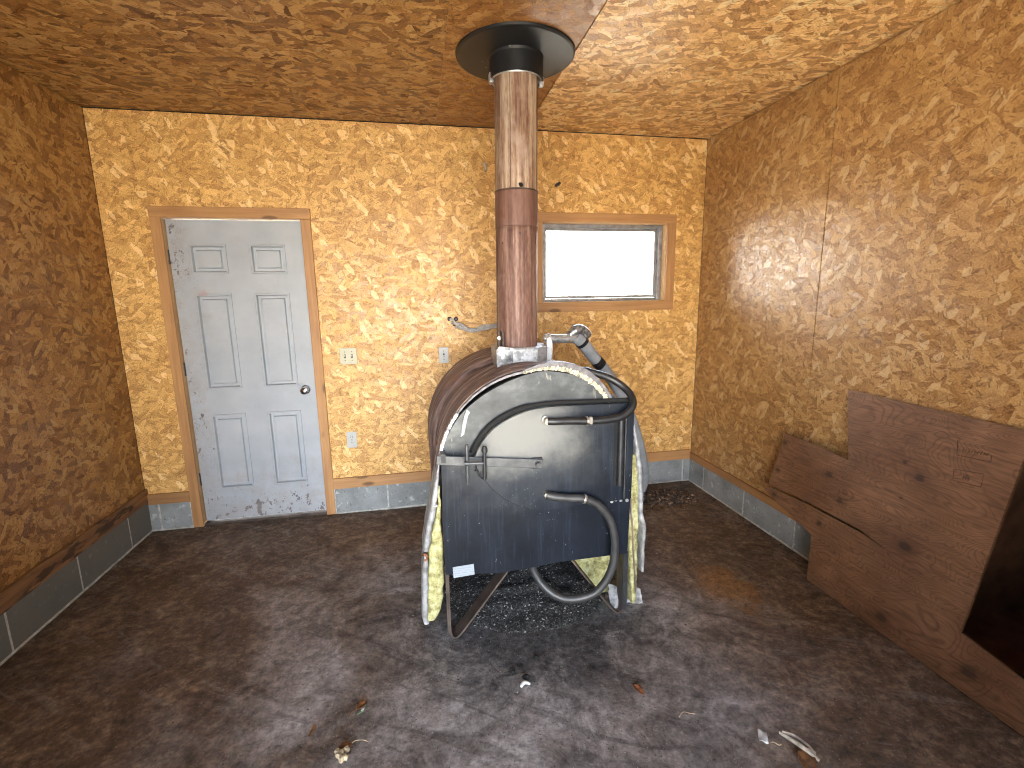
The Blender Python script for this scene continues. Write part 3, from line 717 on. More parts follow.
door_poly = dr_s + [(.775, 1.067), (.790, 1.05), (.788, .612)] + lo
bdoor = MB().prism(door_poly, fxz, -1.528, -1.506).build('boiler_door', M['black'], boiler, bevel=.004)
gk = MB(); gk.tube([(a-.008, -1.50, b+.010) for a, b in dr_s] + [(.62, -1.50, 1.078), (.775, -1.50, 1.076)], [.0135 if i < 22 else .010 for i in range(len(dr_s)+2)], 8)      # black tube standing in for the shadow gap above the door
gk.build('shadow_gap', M['soot'], boiler)
hg = MB(); hg.tube([(.722, -1.540, .69), (.722, -1.540, .995)], .013, 12); hg.tube([(.748, -1.534, .62), (.748, -1.534, 1.0)], .006, 8)
hg.build('hinge_rod', M['dark_steel'], bdoor)
MB().box((.695, -1.5305, .685), (.709, -1.5275, 1.0)).build('hinge_slot', M['soot'], bdoor)
for (x, z) in ((.72, .605), (.745, .60), (.765, .607), (.70, .598)):
    MB().lathe([(0, .006), (.007, .005), (.009, 0)], (x, -1.528 if z > .606 else -1.506, z), (0, -1, 0), 8).build('weld_bead', M['galv'], boiler)
# latch
rot = Matrix.Translation((.355, -1.545, .8255)) @ Matrix.Rotation(math.radians(6.6), 4, 'Y')
lb = MB(); lb.box((-.451, -.006, -.0195), (.004, .006, .0195), rot)
latch = lb.build('latch_bar', M['bare_steel'], boiler, bevel=.002)
MB().lathe([(0, .018), (.011, .018), (.013, .014), (.013, 0)], (.337, -1.551, .8265), (0, -1, 0), 6, smooth=False).build('pivot_bolt', M['bare_steel'], latch)
MB().box((.315, -1.540, .80), (.36, -1.528, .85)).build('pivot_spacer', M['dark_steel'], latch)
l = MB(); l.tube([(.0300, -1.575, .770), (.0305, -1.578, .80), (.0308, -1.578, .945)], [.0065, .008, .008], 10); l.build('latch_rod', M['bare_steel'], latch)
l = MB(); l.tube([(.1025, -1.572, .786), (.1045, -1.574, .908)], .0085, 10); l.lathe([(0, .028), (.008, .026), (.013, .016), (.013, .004), (.007, -.004)], (.1045, -1.574, .905), (0, 0, 1), 14); l.build('latch_rod', M['dark_steel'], latch)
l = MB(); l.tube([(.018, -1.588, .8685), (.096, -1.588, .8635)], .008, 10); l.tube([(.03, -1.578, .868), (.03, -1.545, .868)], .007, 8); l.tube([(.075, -1.588, .865), (.103, -1.573, .862)], .006, 8); l.tube([(.103, -1.573, .862), (.103, -1.545, .862)], .006, 8); l.build('latch_spindle', M['bare_steel'], latch)
MB().tube(spline([(.066, -1.575, .86), (.070, -1.57, .83), (.082, -1.565, .80), (.100, -1.56, .782)], 5), .003, 8).build('latch_spring', M['dark_steel'], latch)
l = MB(); l.box((-.075, -1.553, .865), (-.055, -1.49, .90)); l.build('latch_keeper', M['dark_steel'], boiler)
# sticker
rot = Matrix.Translation((.0055, -1.5065, .339)) @ Matrix.Rotation(math.radians(-3.), 4, 'Y')
MB().box((-.047, -.001, -.026), (.047, .001, .026), rot).build('data_sticker', M['label'], boiler, origin=(.0055, -1.5065, .339))
boiler.children[-1]['label'] = 'small white data sticker'
# legs: flat bar bent into a V, upright edge and slanting brace
def leg(xo, xd, y, zt, zs, s):
    path = spline([(xo, y, zt), (xo, y, .10), (xo+s*.006, y, .025), (xo+s*.022, y, .006), (xo+s*.045, y, .018), (xo+s*.10, y, .085), (xd, y, zs)], 6)
    m = MB(); rr = []
    for i, q in enumerate(path):
        tg = (path[min(i+1, len(path)-1)]-path[max(i-1, 0)]).normalized(); nn = Vector((-tg.z, 0, tg.x))*.004
        hw = .04
        rr.append([q+nn+Vector((0, -hw, 0)), q-nn+Vector((0, -hw, 0)), q-nn+Vector((0, hw, 0)), q+nn+Vector((0, hw, 0))])
    return m.loft(rr, smooth=False)
leg(-.066, .225, -1.462, .345, .33, 1).build('leg', M['rust_steel'], boiler)
leg(.779, .49, -1.455, .345, .35, -1).build('leg', M['rust_steel'], boiler)
leg(-.03, .215, -.66, .36, .35, 1).build('leg', M['rust_steel'], boiler)
leg(.75, .49, -.66, .36, .35, -1).build('leg', M['rust_steel'], boiler)
MB().box((.770, -1.502, .02), (.793, -1.486, .33)).build('leg_plate', M['dark_steel'], boiler)
MB().box((-.076, -1.500, .03), (-.060, -1.488, .34)).build('leg_plate', M['rust_steel'], boiler)

# insulation bulging out between front and jacket
def slab_loft(levels, y0, y1, seed, amp, n=24):
    rings = []
    Z = [q[0] for q in levels]; N = 26
    for i in range(N+1):
        z = Z[0]+(Z[-1]-Z[0])*i/N
        k = 0
        while k < len(Z)-2 and (z-Z[k+1])*(1 if Z[-1] > Z[0] else -1) > 0: k += 1
        t = (z-Z[k])/(Z[k+1]-Z[k]); x0 = levels[k][1]*(1-t)+levels[k+1][1]*t; x1 = levels[k][2]*(1-t)+levels[k+1][2]*t
        r = []
        for q in range(n):
            a = 2*PI*q/n; c, s = math.cos(a), math.sin(a); e_ = .45
            ex = math.copysign(abs(c)**e_, c); ey = math.copysign(abs(s)**e_, s)
            p = Vector(((x0+x1)/2+(x1-x0)/2*ex, (y0+y1)/2+(y1-y0)/2*ey, z))
            p += Vector((noise.noise((p.x*22, p.z*22, seed)), noise.noise((p.y*22, p.z*26, seed+3)), .6*noise.noise((p.x*20, p.y*20, seed+p.z*18))))*amp
            r.append(p)
        rings.append(r)
    return MB().loft(rings)
slab_loft([(.10, -.165, -.13), (.16, -.165, -.095), (.26, -.158, -.082), (.36, -.152, -.08), (.44, -.145, -.08), (.55, -.122, -.08), (.66, -.10, -.079), (.74, -.088, -.076)], -1.485, -1.38, 2, .011).build('fibre_batt', M['fibre'], boiler)
fo = slab_loft([(.445, -.172, -.138), (.55, -.152, -.118), (.64, -.132, -.100), (.72, -.112, -.086), (.80, -.096, -.080), (.87, -.084, -.076)], -1.495, -1.30, 5, .006, 16); fo.build('foil_facing', M['foil'], boiler)
fo = slab_loft([(.085, -.184, -.152), (.12, -.192, -.158), (.25, -.184, -.152), (.36, -.178, -.150), (.42, -.170, -.150)], -1.492, -1.30, 6, .005, 16); fo.build('foil_facing', M['foil'], boiler)
MB().tube([(-.118, -1.49, .650), (-.094, -1.495, .655)], .007, 8).build('foil_tab', M['foil'], boiler)
MB().tube(spline([(-.17, -1.48, .425), (-.16, -1.49, .43), (-.15, -1.49, .415), (-.162, -1.49, .40)], 4), .006, 8).build('rust_tab', M['leaf_orange'], boiler)
slab_loft([(.03, .835, .860), (.2, .822, .862), (.45, .808, .862), (.65, .805, .856), (.80, .80, .84)], -1.47, -1.38, 8, .006).build('fibre_batt', M['fibre'], boiler)
fo = slab_loft([(.20, .872, .886), (.33, .872, .892), (.45, .870, .893), (.47, .853, .880), (.60, .845, .874), (.75, .834, .860), (.86, .818, .842), (.95, .800, .822)], -1.485, -1.32, 9, .006, 16); fo.build('foil_facing', M['foil'], boiler)
# fibre hanging down inside on the right, seen below the skirt
ip = [(.50, .345), (.56, .36), (.76, .36), (.775, .10), (.73, .03), (.66, .09), (.60, .20)]
q = MB(); N = 14; rr = []
for i in range(N+1):
    z = .03+.35*i/N; x0 = [.70, .685, .665, .645, .63, .615, .60, .585, .57, .556, .545, .53, .515, .505, .50][i]; rr.append((z, x0, .772))
slab_loft(rr, -1.36, -1.26, 12, .012).build('fibre_batt', M['fibre'], boiler)
q = MB(); rng = random.Random(4); gx, gy = 9, 6; vv = []
for jn in range(gy):
    for i in range(gx):
        x = .735+.165*i/(gx-1); z = .008+.10*(jn/(gy-1))*(1-.35*i/(gx-1)); y = -1.40-.02*math.sin(i*.9)+rng.uniform(-.012, .012)-.05*(1-jn/(gy-1))
        vv.append((x, y, z+rng.uniform(-.004, .006)))
q.add(vv, [(jn*gx+i, jn*gx+i+1, (jn+1)*gx+i+1, (jn+1)*gx+i) for jn in range(gy-1) for i in range(gx-1)])
q.build('foil_flap', M['foil'], boiler, solid=.003)

# hoses on the front
fitting = MB(); fitting.lathe([(.016, 0), (.016, .012), (.011, .014), (.011, .045), (.013, .046), (.013, .05), (0, .05)], (.376, -1.528, 1.019), (0, -1, 0), 16)
fitting.build('hose_fitting', M['brass'], bdoor)
h1 = MB().tube(spline([(.378, -1.568, 1.019), (.41, -1.575, 1.018), (.46, -1.575, 1.017), (.55, -1.578, 1.012), (.64, -1.58, 1.012), (.715, -1.578, 1.025), (.762, -1.565, 1.062), (.770, -1.53, 1.10), (.748, -1.49, 1.135), (.70, -1.465, 1.168), (.64, -1.455, 1.192), (.585, -1.45, 1.206), (.56, -1.445, 1.208)], 7), .0165, 14).build('loop_hose', M['rubber'], boiler)
for x in (.548, .565): MB().lathe([(.0185, -.005), (.020, -.003), (.020, .003), (.0185, .005)], (x, -1.578, 1.0125), (1, 0, 0), 18).build('hose_clamp', M['brass'], h1)
MB().box((.550, -1.608, 1.005), (.562, -1.594, 1.035)).build('clamp_screw', M['brass'], h1)
MB().tube([(.545, -1.445, 1.208), (.60, -1.452, 1.204)], .020, 12).build('hose_fitting', M['dark_steel'], h1)
fitting = MB(); fitting.lathe([(.017, 0), (.017, .012), (.011, .014), (.011, .045), (0, .046)], (.378, -1.506, .678), (0, -1, 0), 16); fitting.build('hose_fitting', M['brass'], boiler)
h2 = MB().tube(spline([(.378, -1.545, .678), (.42, -1.555, .669), (.48, -1.56, .660), (.545, -1.565, .652), (.61, -1.57, .618), (.668, -1.575, .535), (.692, -1.575, .41), (.676, -1.57, .285), (.62, -1.56, .19), (.545, -1.545, .152), (.46, -1.53, .152), (.39, -1.50, .19), (.345, -1.45, .25), (.33, -1.38, .32), (.33, -1.33, .36)], 7), .0185, 14).build('drain_hose', M['rubber_grey'], boiler)
MB().lathe([(.0205, -.006), (.022, -.003), (.022, .003), (.0205, .006)], (.545, -1.565, .652), (1, 0, -.35), 18).build('hose_clamp', M['brass'], h2)

# ------------------------------------------------------------------ FLUE
flue = empty('flue_pipe', (.368, -1.0, 1.20), 'tall rusty flue pipe rising from the boiler to the ceiling', 'flue pipe')
PX = lambda z: .3665+.0125*(z-1.29)/1.3
def pipe(z0, z1, r0, r1, name, mat, extra=()):
    prof = [(r0, z0), (r1, z1)]; m = MB(); nz = 16; rr = []
    for i in range(nz+1):
        z = z0+(z1-z0)*i/nz; r = r0+(r1-r0)*i/nz
        rr.append([Vector((PX(z)+r*math.cos(a), -1.0+r*math.sin(a), z)) for a in [2*PI*k/40 for k in range(40)]])
    m.loft(rr, caps=False)
    return m.build(name, mat, flue, solid=.003)
pipe(1.225, 1.885, .1055, .1055, 'lower_section', M['pipe_low'])
c = pipe(1.878, 2.05, .1075, .1065, 'crimped_joint', M['pipe_mid'])
up = pipe(2.046, 2.6713, .1050, .1035, 'upper_section', M['pipe_up'])
MB().lathe([(.1065, -.003), (.1085, -.002), (.1085, .002), (.1065, .003)], (PX(2.05), -1.0, 2.049), (.01, 0, 1), 40).build('joint_lip', M['rust_steel'], flue)
m = MB(); m.tube([(PX(2.06)+.1065*math.cos(-1.67+k*.02), -1.0+.1065*math.sin(-1.67+k*.02), 2.070-.0012*k) for k in range(11)], [.002+.008*math.sin(PI*(k+.5)/11) for k in range(11)], 8)
m.build('rust_hole', M['soot'], up)
a = -2.05; MB().tube([(PX(z)+.104*math.cos(a), -1.0+.104*math.sin(a), z) for z in (2.055, 2.3, 2.6)], .0018, 6).build('pipe_seam', M['rust_steel'], up)
for (aa, z) in ((-1.62, 1.842), (-2.5, 1.80), (-.7, 1.80)):
    MB().lathe([(0, .003), (.004, .002), (.005, 0)], (PX(z)+.1055*math.cos(aa), -1.0+.1055*math.sin(aa), z), (math.cos(aa), math.sin(aa), 0), 8).build('screw', M['rust_steel'], flue)
# galvanised wrap at the base, folded square at the front
w8 = []
for (x, y) in ((.238, -1.075), (.256, -1.122), (.30, -1.136), (.445, -1.136), (.492, -1.122), (.515, -1.08), (.515, -.93), (.48, -.88), (.27, -.88), (.238, -.93)): w8.append((x, y))
m = MB(); rr = []
for z, g in ((1.17, .004), (1.20, .0), (1.24, -.002), (1.278, .0), (1.288, .003)):
    rr.append([Vector((x+(x-.376)*g*4+.003*noise.noise((x*30, y*30, z*20)), y+(y+1.0)*g*4, z+.006*noise.noise((x*25, y*25, 7)))) for x, y in w8])
m.loft(rr, smooth=False); wrap = m.build('base_wrap', M['galv'], flue, bevel=.002)
m = MB(); m.prism([(.236, 1.19), (.315, 1.185), (.315, 1.288), (.25, 1.298), (.234, 1.28)], fxz, -1.142, -1.134); m.build('wrap_overlap', M['galv_dull'], wrap)
m = MB(); m.prism([(.498, 1.19), (.528, 1.19), (.532, 1.30), (.520, 1.335), (.502, 1.325)], fxz, -1.10, -1.085); m.build('wrap_tab', M['galv'], wrap)
m = MB(); m.tube([(.257, -1.08, 1.27), (.257, -1.08, 1.37)], .009, 10); m.tube([(.277, -1.085, 1.27), (.277, -1.085, 1.365)], .006, 8); m.build('clamp_bolt', M['rust_steel'], wrap)
MB().lathe([(0, .012), (.010, .010), (.011, 0)], (.257, -1.086, 1.335), (0, -1, 0), 8).build('clamp_nut', M['galv'], wrap)

# round ceiling plate round the flue
cp = empty('ceiling_collar', (.377, -.997, H), 'black round ceiling collar at the top of the flue', 'ceiling collar')
MB().lathe([(.125, -.022), (.14, -.020), (.272, -.014), (.282, -.010), (.284, -.002), (.282, .0), (.125, .0)], (.377, -.997, H), seg=72).build('collar_disc', M['cap'], cp)
MB().lathe([(.121, -.115), (.125, -.118), (.129, -.115), (.129, -.03), (.136, -.019)], (.379, -.998, H), seg=56).build('collar_sleeve', M['cap'], cp)
m = MB(); m.lathe([(.106, -.108), (.119, -.122), (.122, -.116), (.122, -.09)], (.380, -1.0, H), seg=48); m.build('silver_ring', M['galv'], cp)
for s in (-1, 1): MB().box((.380+s*.122-.012, -1.02, H-.135), (.380+s*.122+.012, -.985, H-.09)).build('ring_clip', M['galv'], cp, bevel=.005)

# ------------------------------------------------------------------ WATER PIPE down to the floor
wp = empty('water_pipe', (1.30, -.47, 0), 'grey insulated water pipe curving from flue base to floor', 'pipe')
MB().tube([(.515, -.985, 1.315), (.56, -.985, 1.313), (.66, -.965, 1.310), (.705, -.955, 1.308)], [.021, .024, .024, .026], 16).build('steel_nipple', M['galv'], wp)
MB().tube([(.535, -.985, 1.314), (.55, -.985, 1.313)], .032, 8, smooth=False).build('hex_nut', M['galv'], wp)
MB().tube(spline([(.665, -.963, 1.325), (.70, -.957, 1.350), (.74, -.948, 1.350), (.775, -.94, 1.315)], 5), [.02+.012*min(1, i/5) for i in range(16)], 14).build('elbow', M['galv_dull'], wp)
pth = spline([(.70, -.955, 1.318), (.745, -.945, 1.285), (.813, -.92, 1.208), (.945, -.86, 1.072), (1.068, -.80, .905), (1.178, -.74, .697), (1.258, -.68, .505), (1.312, -.62, .318), (1.318, -.56, .192), (1.312, -.50, .075), (1.308, -.47, .0)], 8)
MB().tube(pth[:-16], [.036-.005*min(1., i/40) for i in range(len(pth)-16)], 18).build('pipe_insulation', M['pipe_wrap'], wp)
MB().tube(pth[7:10], .038, 18).build('tape_band', M['tape'], wp)
MB().tube(pth[18:21], .0365, 18).build('tape_band', M['tape'], wp)
MB().tube(pth[-19:-14], .034, 18).build('tape_band', M['navy'], wp)
rr = []
for i, pnt in enumerate(pth[-15:]):
    rr.append(pnt)
MB().tube(rr, [.035+.005*math.sin(i*1.7)+.003*(i % 3) for i in range(len(rr))], 18).build('pipe_wrapping', M['bluewrap'], wp)
# second line behind
p2 = [q+Vector((-.05, .03, -.02 if i < 45 else -.02*(80-30-i)/6 if 80-30-i > 0 else 0)) for i, q in enumerate(pth[30:])]
MB().tube(p2, .024, 14).build('return_line', M['pipe_wrap'], wp)

# ------------------------------------------------------------------ PLYWOOD leaning on the right wall
def plyp(y, z): return (1.862+.150*z, y, z)
out = [(-2.95, .0), (-2.40, .002), (-1.447, .004), (-1.432, .12), (-1.415, .244), (-1.026, .338), (-1.038, .372),
       (-1.25, .384), (-1.49, .385), (-1.67, .386), (-1.81, .369), (-1.67, .397), (-1.49, .398), (-1.25, .399), (-1.042, .386),
       (-1.082, .717), (-1.30, .711), (-1.515, .698), (-1.424, 1.043), (-2.19, 1.03), (-2.155, .214), (-2.95, .10)]
# set the crack where the photo has it
def X(q): return q
m = MB(); nrm = Vector((-1, 0, .158)).normalized()
ext = [Vector(plyp(y, z)) for y, z in out]
nn = len(ext); vs = ext + [p - nrm*.012 for p in ext]
me_f = [list(range(nn)), list(range(nn, 2*nn))[::-1]] + [(i, nn+i, nn+(i+1) % nn, (i+1) % nn) for i in range(nn)]
m.add(vs, me_f)
ply = tag(m.build('plywood_sheet', M['ply']), 'cracked brown plywood sheet leaning against the wall opposite the door', 'plywood')
def strokes(name, segs, r=.0015, parent=ply):
    m = MB()
    for s in segs: m.tube([Vector(plyp(y, z))+nrm*.0004 for y, z in s], r, 6)
    return m.build(name, M['ink'], parent)
def inkbox(y0, z0, y1, z1, skew): return [(y0, z0), (y1, z0+skew), (y1, z1+skew), (y0, z1), (y0, z0)]
st = [[(-1.966, .935), (-1.977, .875), (-2.094, .886), (-2.090, .910)]]
rg = random.Random(3)
for k in range(9):
    y = -1.992-.0105*k; z = .902+.001*k; a = rg.uniform(.008, .014)
    st.append([(y, z-a/2), (y-.002, z+a/2), (y-.006, z+rg.uniform(-.004, .006))])
strokes('stamp_mark', st)
st = [[(-1.981, .817), (-2.084, .834), (-2.086, .782), (-1.988, .773), (-1.981, .817)]]
for k in range(3):
    y = -2.020-.009*k; st.append([(y, .79), (y-.001, .805), (y-.005, .796)])
st += [[(-2.018, .79), (-2.033, .813), (-2.040, .79)]]
strokes('stamp_mark', st)

# ------------------------------------------------------------------ DEBRIS
def chips(m, n, place, smin, smax, seed, flat=.5):
    rg = random.Random(seed)
    for _ in range(n):
        x, y, z = place(rg); s = smin+(smax-smin)*rg.random()**2.2; a = rg.random()*PI; el = rg.uniform(.35, 1.)
        R_ = Matrix.Rotation(a, 3, 'Z') @ Matrix.Rotation(rg.uniform(-.5, .5), 3, 'X')
        h = s*flat*rg.uniform(.4, 1.)
        b = [Vector((s*rg.uniform(.7, 1), 0, 0)), Vector((0, s*el*rg.uniform(.6, 1), 0)), Vector((-s*rg.uniform(.7, 1), s*.2*el, 0)), Vector((-s*.2, -s*el*rg.uniform(.6, 1), 0)), Vector((rg.uniform(-.2, .2)*s, 0, h)), Vector((0, 0, -h*.4))]
        c = Vector((x, y, z+h*.3))
        m.add([c + R_ @ q for q in b], [(0, 1, 4), (1, 2, 4), (2, 3, 4), (3, 0, 4), (1, 0, 5), (2, 1, 5), (3, 2, 5), (0, 3, 5)])
def mound(cx, cy, rx, ry, h, seed, n=40):
    m = MB(); vs = []; 
    for j in range(n+1):
        for i in range(n+1):
            u, v = -1+2*i/n, -1+2*j/n; r = math.sqrt(u*u+v*v); e_ = max(0, 1-r)
            z = h*(e_*(2-e_)) * (1+.6*noise.noise((u*5, v*5, seed))) + .012*e_*noise.noise((u*22, v*22, seed)) - .006
            vs.append((cx+rx*u, cy+ry*v, z if e_ > 0 else -.02))
    return m.add(vs, [(j*(n+1)+i, j*(n+1)+i+1, (j+1)*(n+1)+i+1, (j+1)*(n+1)+i) for j in range(n) for i in range(n)], True), vs
m, vs = mound(.36, -1.12, .47, .42, .055, 3, 60)
def hgt(cx, cy, rx, ry, h):
    def f(x, y):
        r = math.hypot((x-cx)/rx, (y-cy)/ry); e_ = max(0, 1-r); return h*e_*(2-e_)
    return f
hf = hgt(.36, -1.12, .47, .42, .05)
def pl_ash(rg):
    x = .36+rg.gauss(0, .25); y = -1.28+rg.gauss(0, .22); return x, y, hf(x, y)+.002
chips(m, 6000, pl_ash, .0018, .0058, 5)
chips(m, 22, pl_ash, .008, .016, 15)
def pl_ash2(rg):
    x = .36+rg.gauss(0, .42); y = -1.5+rg.gauss(0, .2); return x, y, .001
chips(m, 2200, pl_ash2, .0012, .0048, 6)
tag(m.build('ash_debris', M['ash'], origin=(.36, -1.2, 0)), 'black ash and char crumbs heaped under the boiler', 'ash', 'stuff')
m, vs = mound(1.66, -.30, .24, .13, .05, 9, 30)
hb = hgt(1.66, -.30, .24, .13, .05)
def pl_bark(rg):
    x = 1.64+rg.gauss(0, .11); y = -.32+rg.gauss(0, .07); return x, y, max(0, hb(x, y))+.002
chips(m, 500, pl_bark, .004, .028, 8)
tag(m.build('bark_debris', M['bark'], origin=(1.66, -.3, 0)), 'small heap of bark crumbs by the blocks below the window', 'bark', 'stuff')
m = MB()
def pl_grit(rg): return rg.uniform(XL+.05, XR-.25), rg.uniform(-3.3, -.05), .001
chips(m, 420, pl_grit, .0012, .007, 11)
def pl_grit2(rg):
    k = rg.random()
    return (XL+.03+abs(rg.gauss(0, .04)), rg.uniform(-3, -.05), .001) if k < .3 else (rg.uniform(XL, XR), -.03-abs(rg.gauss(0, .05)), .001) if k < .75 else (XR-.03-abs(rg.gauss(0, .04)), rg.uniform(-1.3, 0), .001)
chips(m, 900, pl_grit2, .002, .009, 12)
tag(m.build('grit', M['grit']), 'fine dirt and crumbs scattered over the concrete floor', 'grit', 'stuff')

# individual bits of litter
def leafmesh(c, l, wd, ang, curl, mat, name, label, cat, pts=None, seed=1, stem=0.):
    m = MB(); rg = random.Random(seed); n = 8; rr = []
    R_ = Matrix.Rotation(ang, 3, 'Z'); c = Vector(c); vs = []
    for i in range(n+1):
        t = i/n; hw = wd*(math.sin(PI*min(.97, .06+t*.92))**.8)*(1+.25*rg.uniform(-1, 1))
        for j in range(5):
            s = -1+j/2; vs.append(c + R_ @ Vector((l*(t-.5), hw*s, .002+curl*(s*s)*hw+curl*.3*l*(t-.5)**2*4*.3+rg.uniform(0, .002))))
    m.add(vs, [(i*5+j, i*5+j+1, (i+1)*5+j+1, (i+1)*5+j) for i in range(n) for j in range(4)], True)
    o = m.build(name, mat, origin=(c.x, c.y, 0), solid=.0012)
    if stem: MB().tube(spline([c+R_ @ Vector((-l*.5, 0, .003)), c+R_ @ Vector((-l*.5-stem*.5, .005, .004)), c+R_ @ Vector((-l*.5-stem, -.004, .003))], 4), .0014, 6).build('stem', M['leaf_brown'], o)
    return tag(o, label, cat)
m = MB(); c = Vector((.978, -2.225, .0)); R_ = Matrix.Rotation(-.35, 3, 'Z')
gx, gy = 6, 7; vs = []
for j in range(gy):
    for i in range(gx):
        u, v = i/(gx-1)-.5, j/(gy-1)-.5; vs.append(c + R_ @ Vector((.03*u+.008*v, .046*v, .004+.006*math.sin(u*5)*math.cos(v*6)+.006*abs(v))))
m.add(vs, [(j*gx+i, j*gx+i+1, (j+1)*gx+i+1, (j+1)*gx+i) for j in range(gy-1) for i in range(gx-1)], True)
tag(m.build('paper_scrap', M['paper'], origin=(c.x, c.y, 0), solid=.0008), 'crumpled square white paper scrap on the concrete near the splinter', 'paper')
tag(MB().tube(spline([(.99, -2.248, .003), (1.0, -2.252, .006), (1.01, -2.262, .003), (1.02, -2.262, .003)], 5), .0016, 6).build('straw', M['husk'], origin=(1., -2.25, 0)), 'thin pale straw lying against the paper scrap', 'straw')
# bleached splinter of wood with a loop, on a brown leaf
m = MB()
m.tube(spline([(1.040, -2.228, .012), (1.056, -2.262, .016), (1.075, -2.305, .018), (1.094, -2.345, .012)], 6), [.003+.006*math.sin(PI*(i+3)/26) for i in range(19)], 8, sy=.6)
m.tube(spline([(1.048, -2.232, .016), (1.076, -2.258, .020), (1.098, -2.300, .016), (1.098, -2.325, .010)], 6), [.007-.0002*i for i in range(19)], 8, sy=.55)
m.tube(spline([(1.072, -2.30, .016), (1.086, -2.312, .018), (1.10, -2.322, .014)], 5), .005, 8)
tag(m.build('wood_splinter', M['stick'], origin=(1.06, -2.28, 0)), 'bleached frayed wood splinter lying on a dry brown leaf', 'splinter')
leafmesh((1.055, -2.335, 0), .085, .026, .9, .5, M['leaf_brown'], 'dry_leaf', 'dry brown leaf under the bleached wood splinter', 'leaf', seed=3)
leafmesh((.643, -1.945, 0), .06, .014, 1.9, .5, M['leaf_orange'], 'bark_chip', 'orange brown bark chip alone on the floor in front of the boiler', 'bark', seed=4)
m = MB(); m.tube(spline([(.192, -1.838, .008), (.202, -1.826, .011), (.215, -1.824, .011), (.231, -1.831, .007)], 5), [.005, .006, .007, .007, .0075, .0075, .0075, .0075, .0075, .007, .007, .0065, .006, .006, .005, .004], 10)
tag(m.build('white_chip', M['paper'], origin=(.21, -1.83, 0)), 'small white curved chip on the sooty floor before the boiler', 'chip')
for (x, y, s, lab) in ((.222, -1.79, .016, 'small black cinder touching the white curved chip'), (.175, -1.755, .011, 'tiny black cinder between the white chip and the boiler'), (.290, -1.695, .014, 'black cinder on the floor nearest the boiler leg braces')):
    m = MB(); rg = random.Random(int(s*1e4)); 
    m.loft([[Vector((x+s*q*math.cos(b)*rg.uniform(.7, 1.2), y+s*q*math.sin(b)*rg.uniform(.7, 1.1), z)) for b in [2*PI*i/9 for i in range(9)]] for z, q in ((0, .9), (.005, 1), (.010, .8), (.014, .35))], smooth=False)
    tag(m.build('cinder', M['soot'], origin=(x, y, 0)), lab, 'cinder', group='cinders before the boiler')
leafmesh((-.425, -1.795, 0), .045, .016, .7, .5, M['leaf_brown'], 'dry_leaf', 'curled olive brown leaf behind the green shard', 'leaf', seed=6, stem=.04)
m = MB(); m.prism([(-.437, -1.832), (-.415, -1.82), (-.408, -1.79), (-.418, -1.80)], fxy, .001, .006)
tag(m.build('glass_shard', M['leaf_green'], origin=(-.42, -1.81, 0)), 'small green shard beside the curled olive leaf', 'shard')
m = MB(); m.prism([(-.424, -1.822), (-.414, -1.818), (-.412, -1.810), (-.422, -1.812)], fxy, .0065, .009)
tag(m.build('paper_flake', M['paper'], origin=(-.418, -1.816, 0)), 'tiny white flake lying on the green shard', 'flake')
leafmesh((-.588, -1.872, 0), .05, .008, 1.25, .4, M['leaf_brown'], 'dry_leaf', 'narrow dark brown leaf lying left of the green shard', 'leaf', seed=8)
m = MB(); rg = random.Random(12)
for k in range(7):
    c = Vector((-.468+rg.uniform(-.018, .018), -1.99+rg.uniform(-.018, .02), .006))
    m.loft([[c+Vector((q*.013*math.cos(b)*rg.uniform(.6, 1.2), q*.012*math.sin(b)*rg.uniform(.6, 1.2), z)) for b in [2*PI*i/8 for i in range(8)]] for z, q in ((-.006, .8), (.004, 1), (.010, .5))])
tag(m.build('husk_clump', M['husk'], origin=(-.468, -1.99, 0)), 'pale crumbled husk clump in front of the green shard', 'husk')
leafmesh((-.462, -1.962, 0), .05, .014, .2, .4, M['leaf_brown'], 'dry_leaf', 'dark brown leaf touching the pale crumbled husk', 'leaf', seed=10)
tag(MB().tube(spline([(-.445, -1.955, .003), (-.43, -1.945, .006), (-.405, -1.945, .004), (-.385, -1.955, .003)], 5), .0012, 6).build('straw', M['husk'], origin=(-.42, -1.95, 0)), 'thin curved straw beside the pale crumbled husk', 'straw')
tag(MB().tube(spline([(.735, -2.09, .003), (.76, -2.075, .005), (.785, -2.085, .003), (.80, -2.09, .003)], 5), .0016, 6).build('straw', M['husk'], origin=(.77, -2.08, 0)), 'thin pale straw alone on the floor left of the paper scrap', 'straw')

# ------------------------------------------------------------------ OUTSIDE: the yard the light comes in from
m = MB(); m.box((XL-.5, YF-T-1.1, H+.02), (XR+.5, YF-T, H+.10))  # unseen overhang added to hold high sky off the floor
tag(m.build('sky_blocker', M['blocker']), 'added unseen overhang blocking high sky above the open doorway', 'sky_blocker', 'structure')
m = MB(); m.box((-30, -40, -.25), (30, 30, -.14))
tag(m.build('ground', M['gravel']), 'dry gravel yard outside the building', 'ground', 'structure')

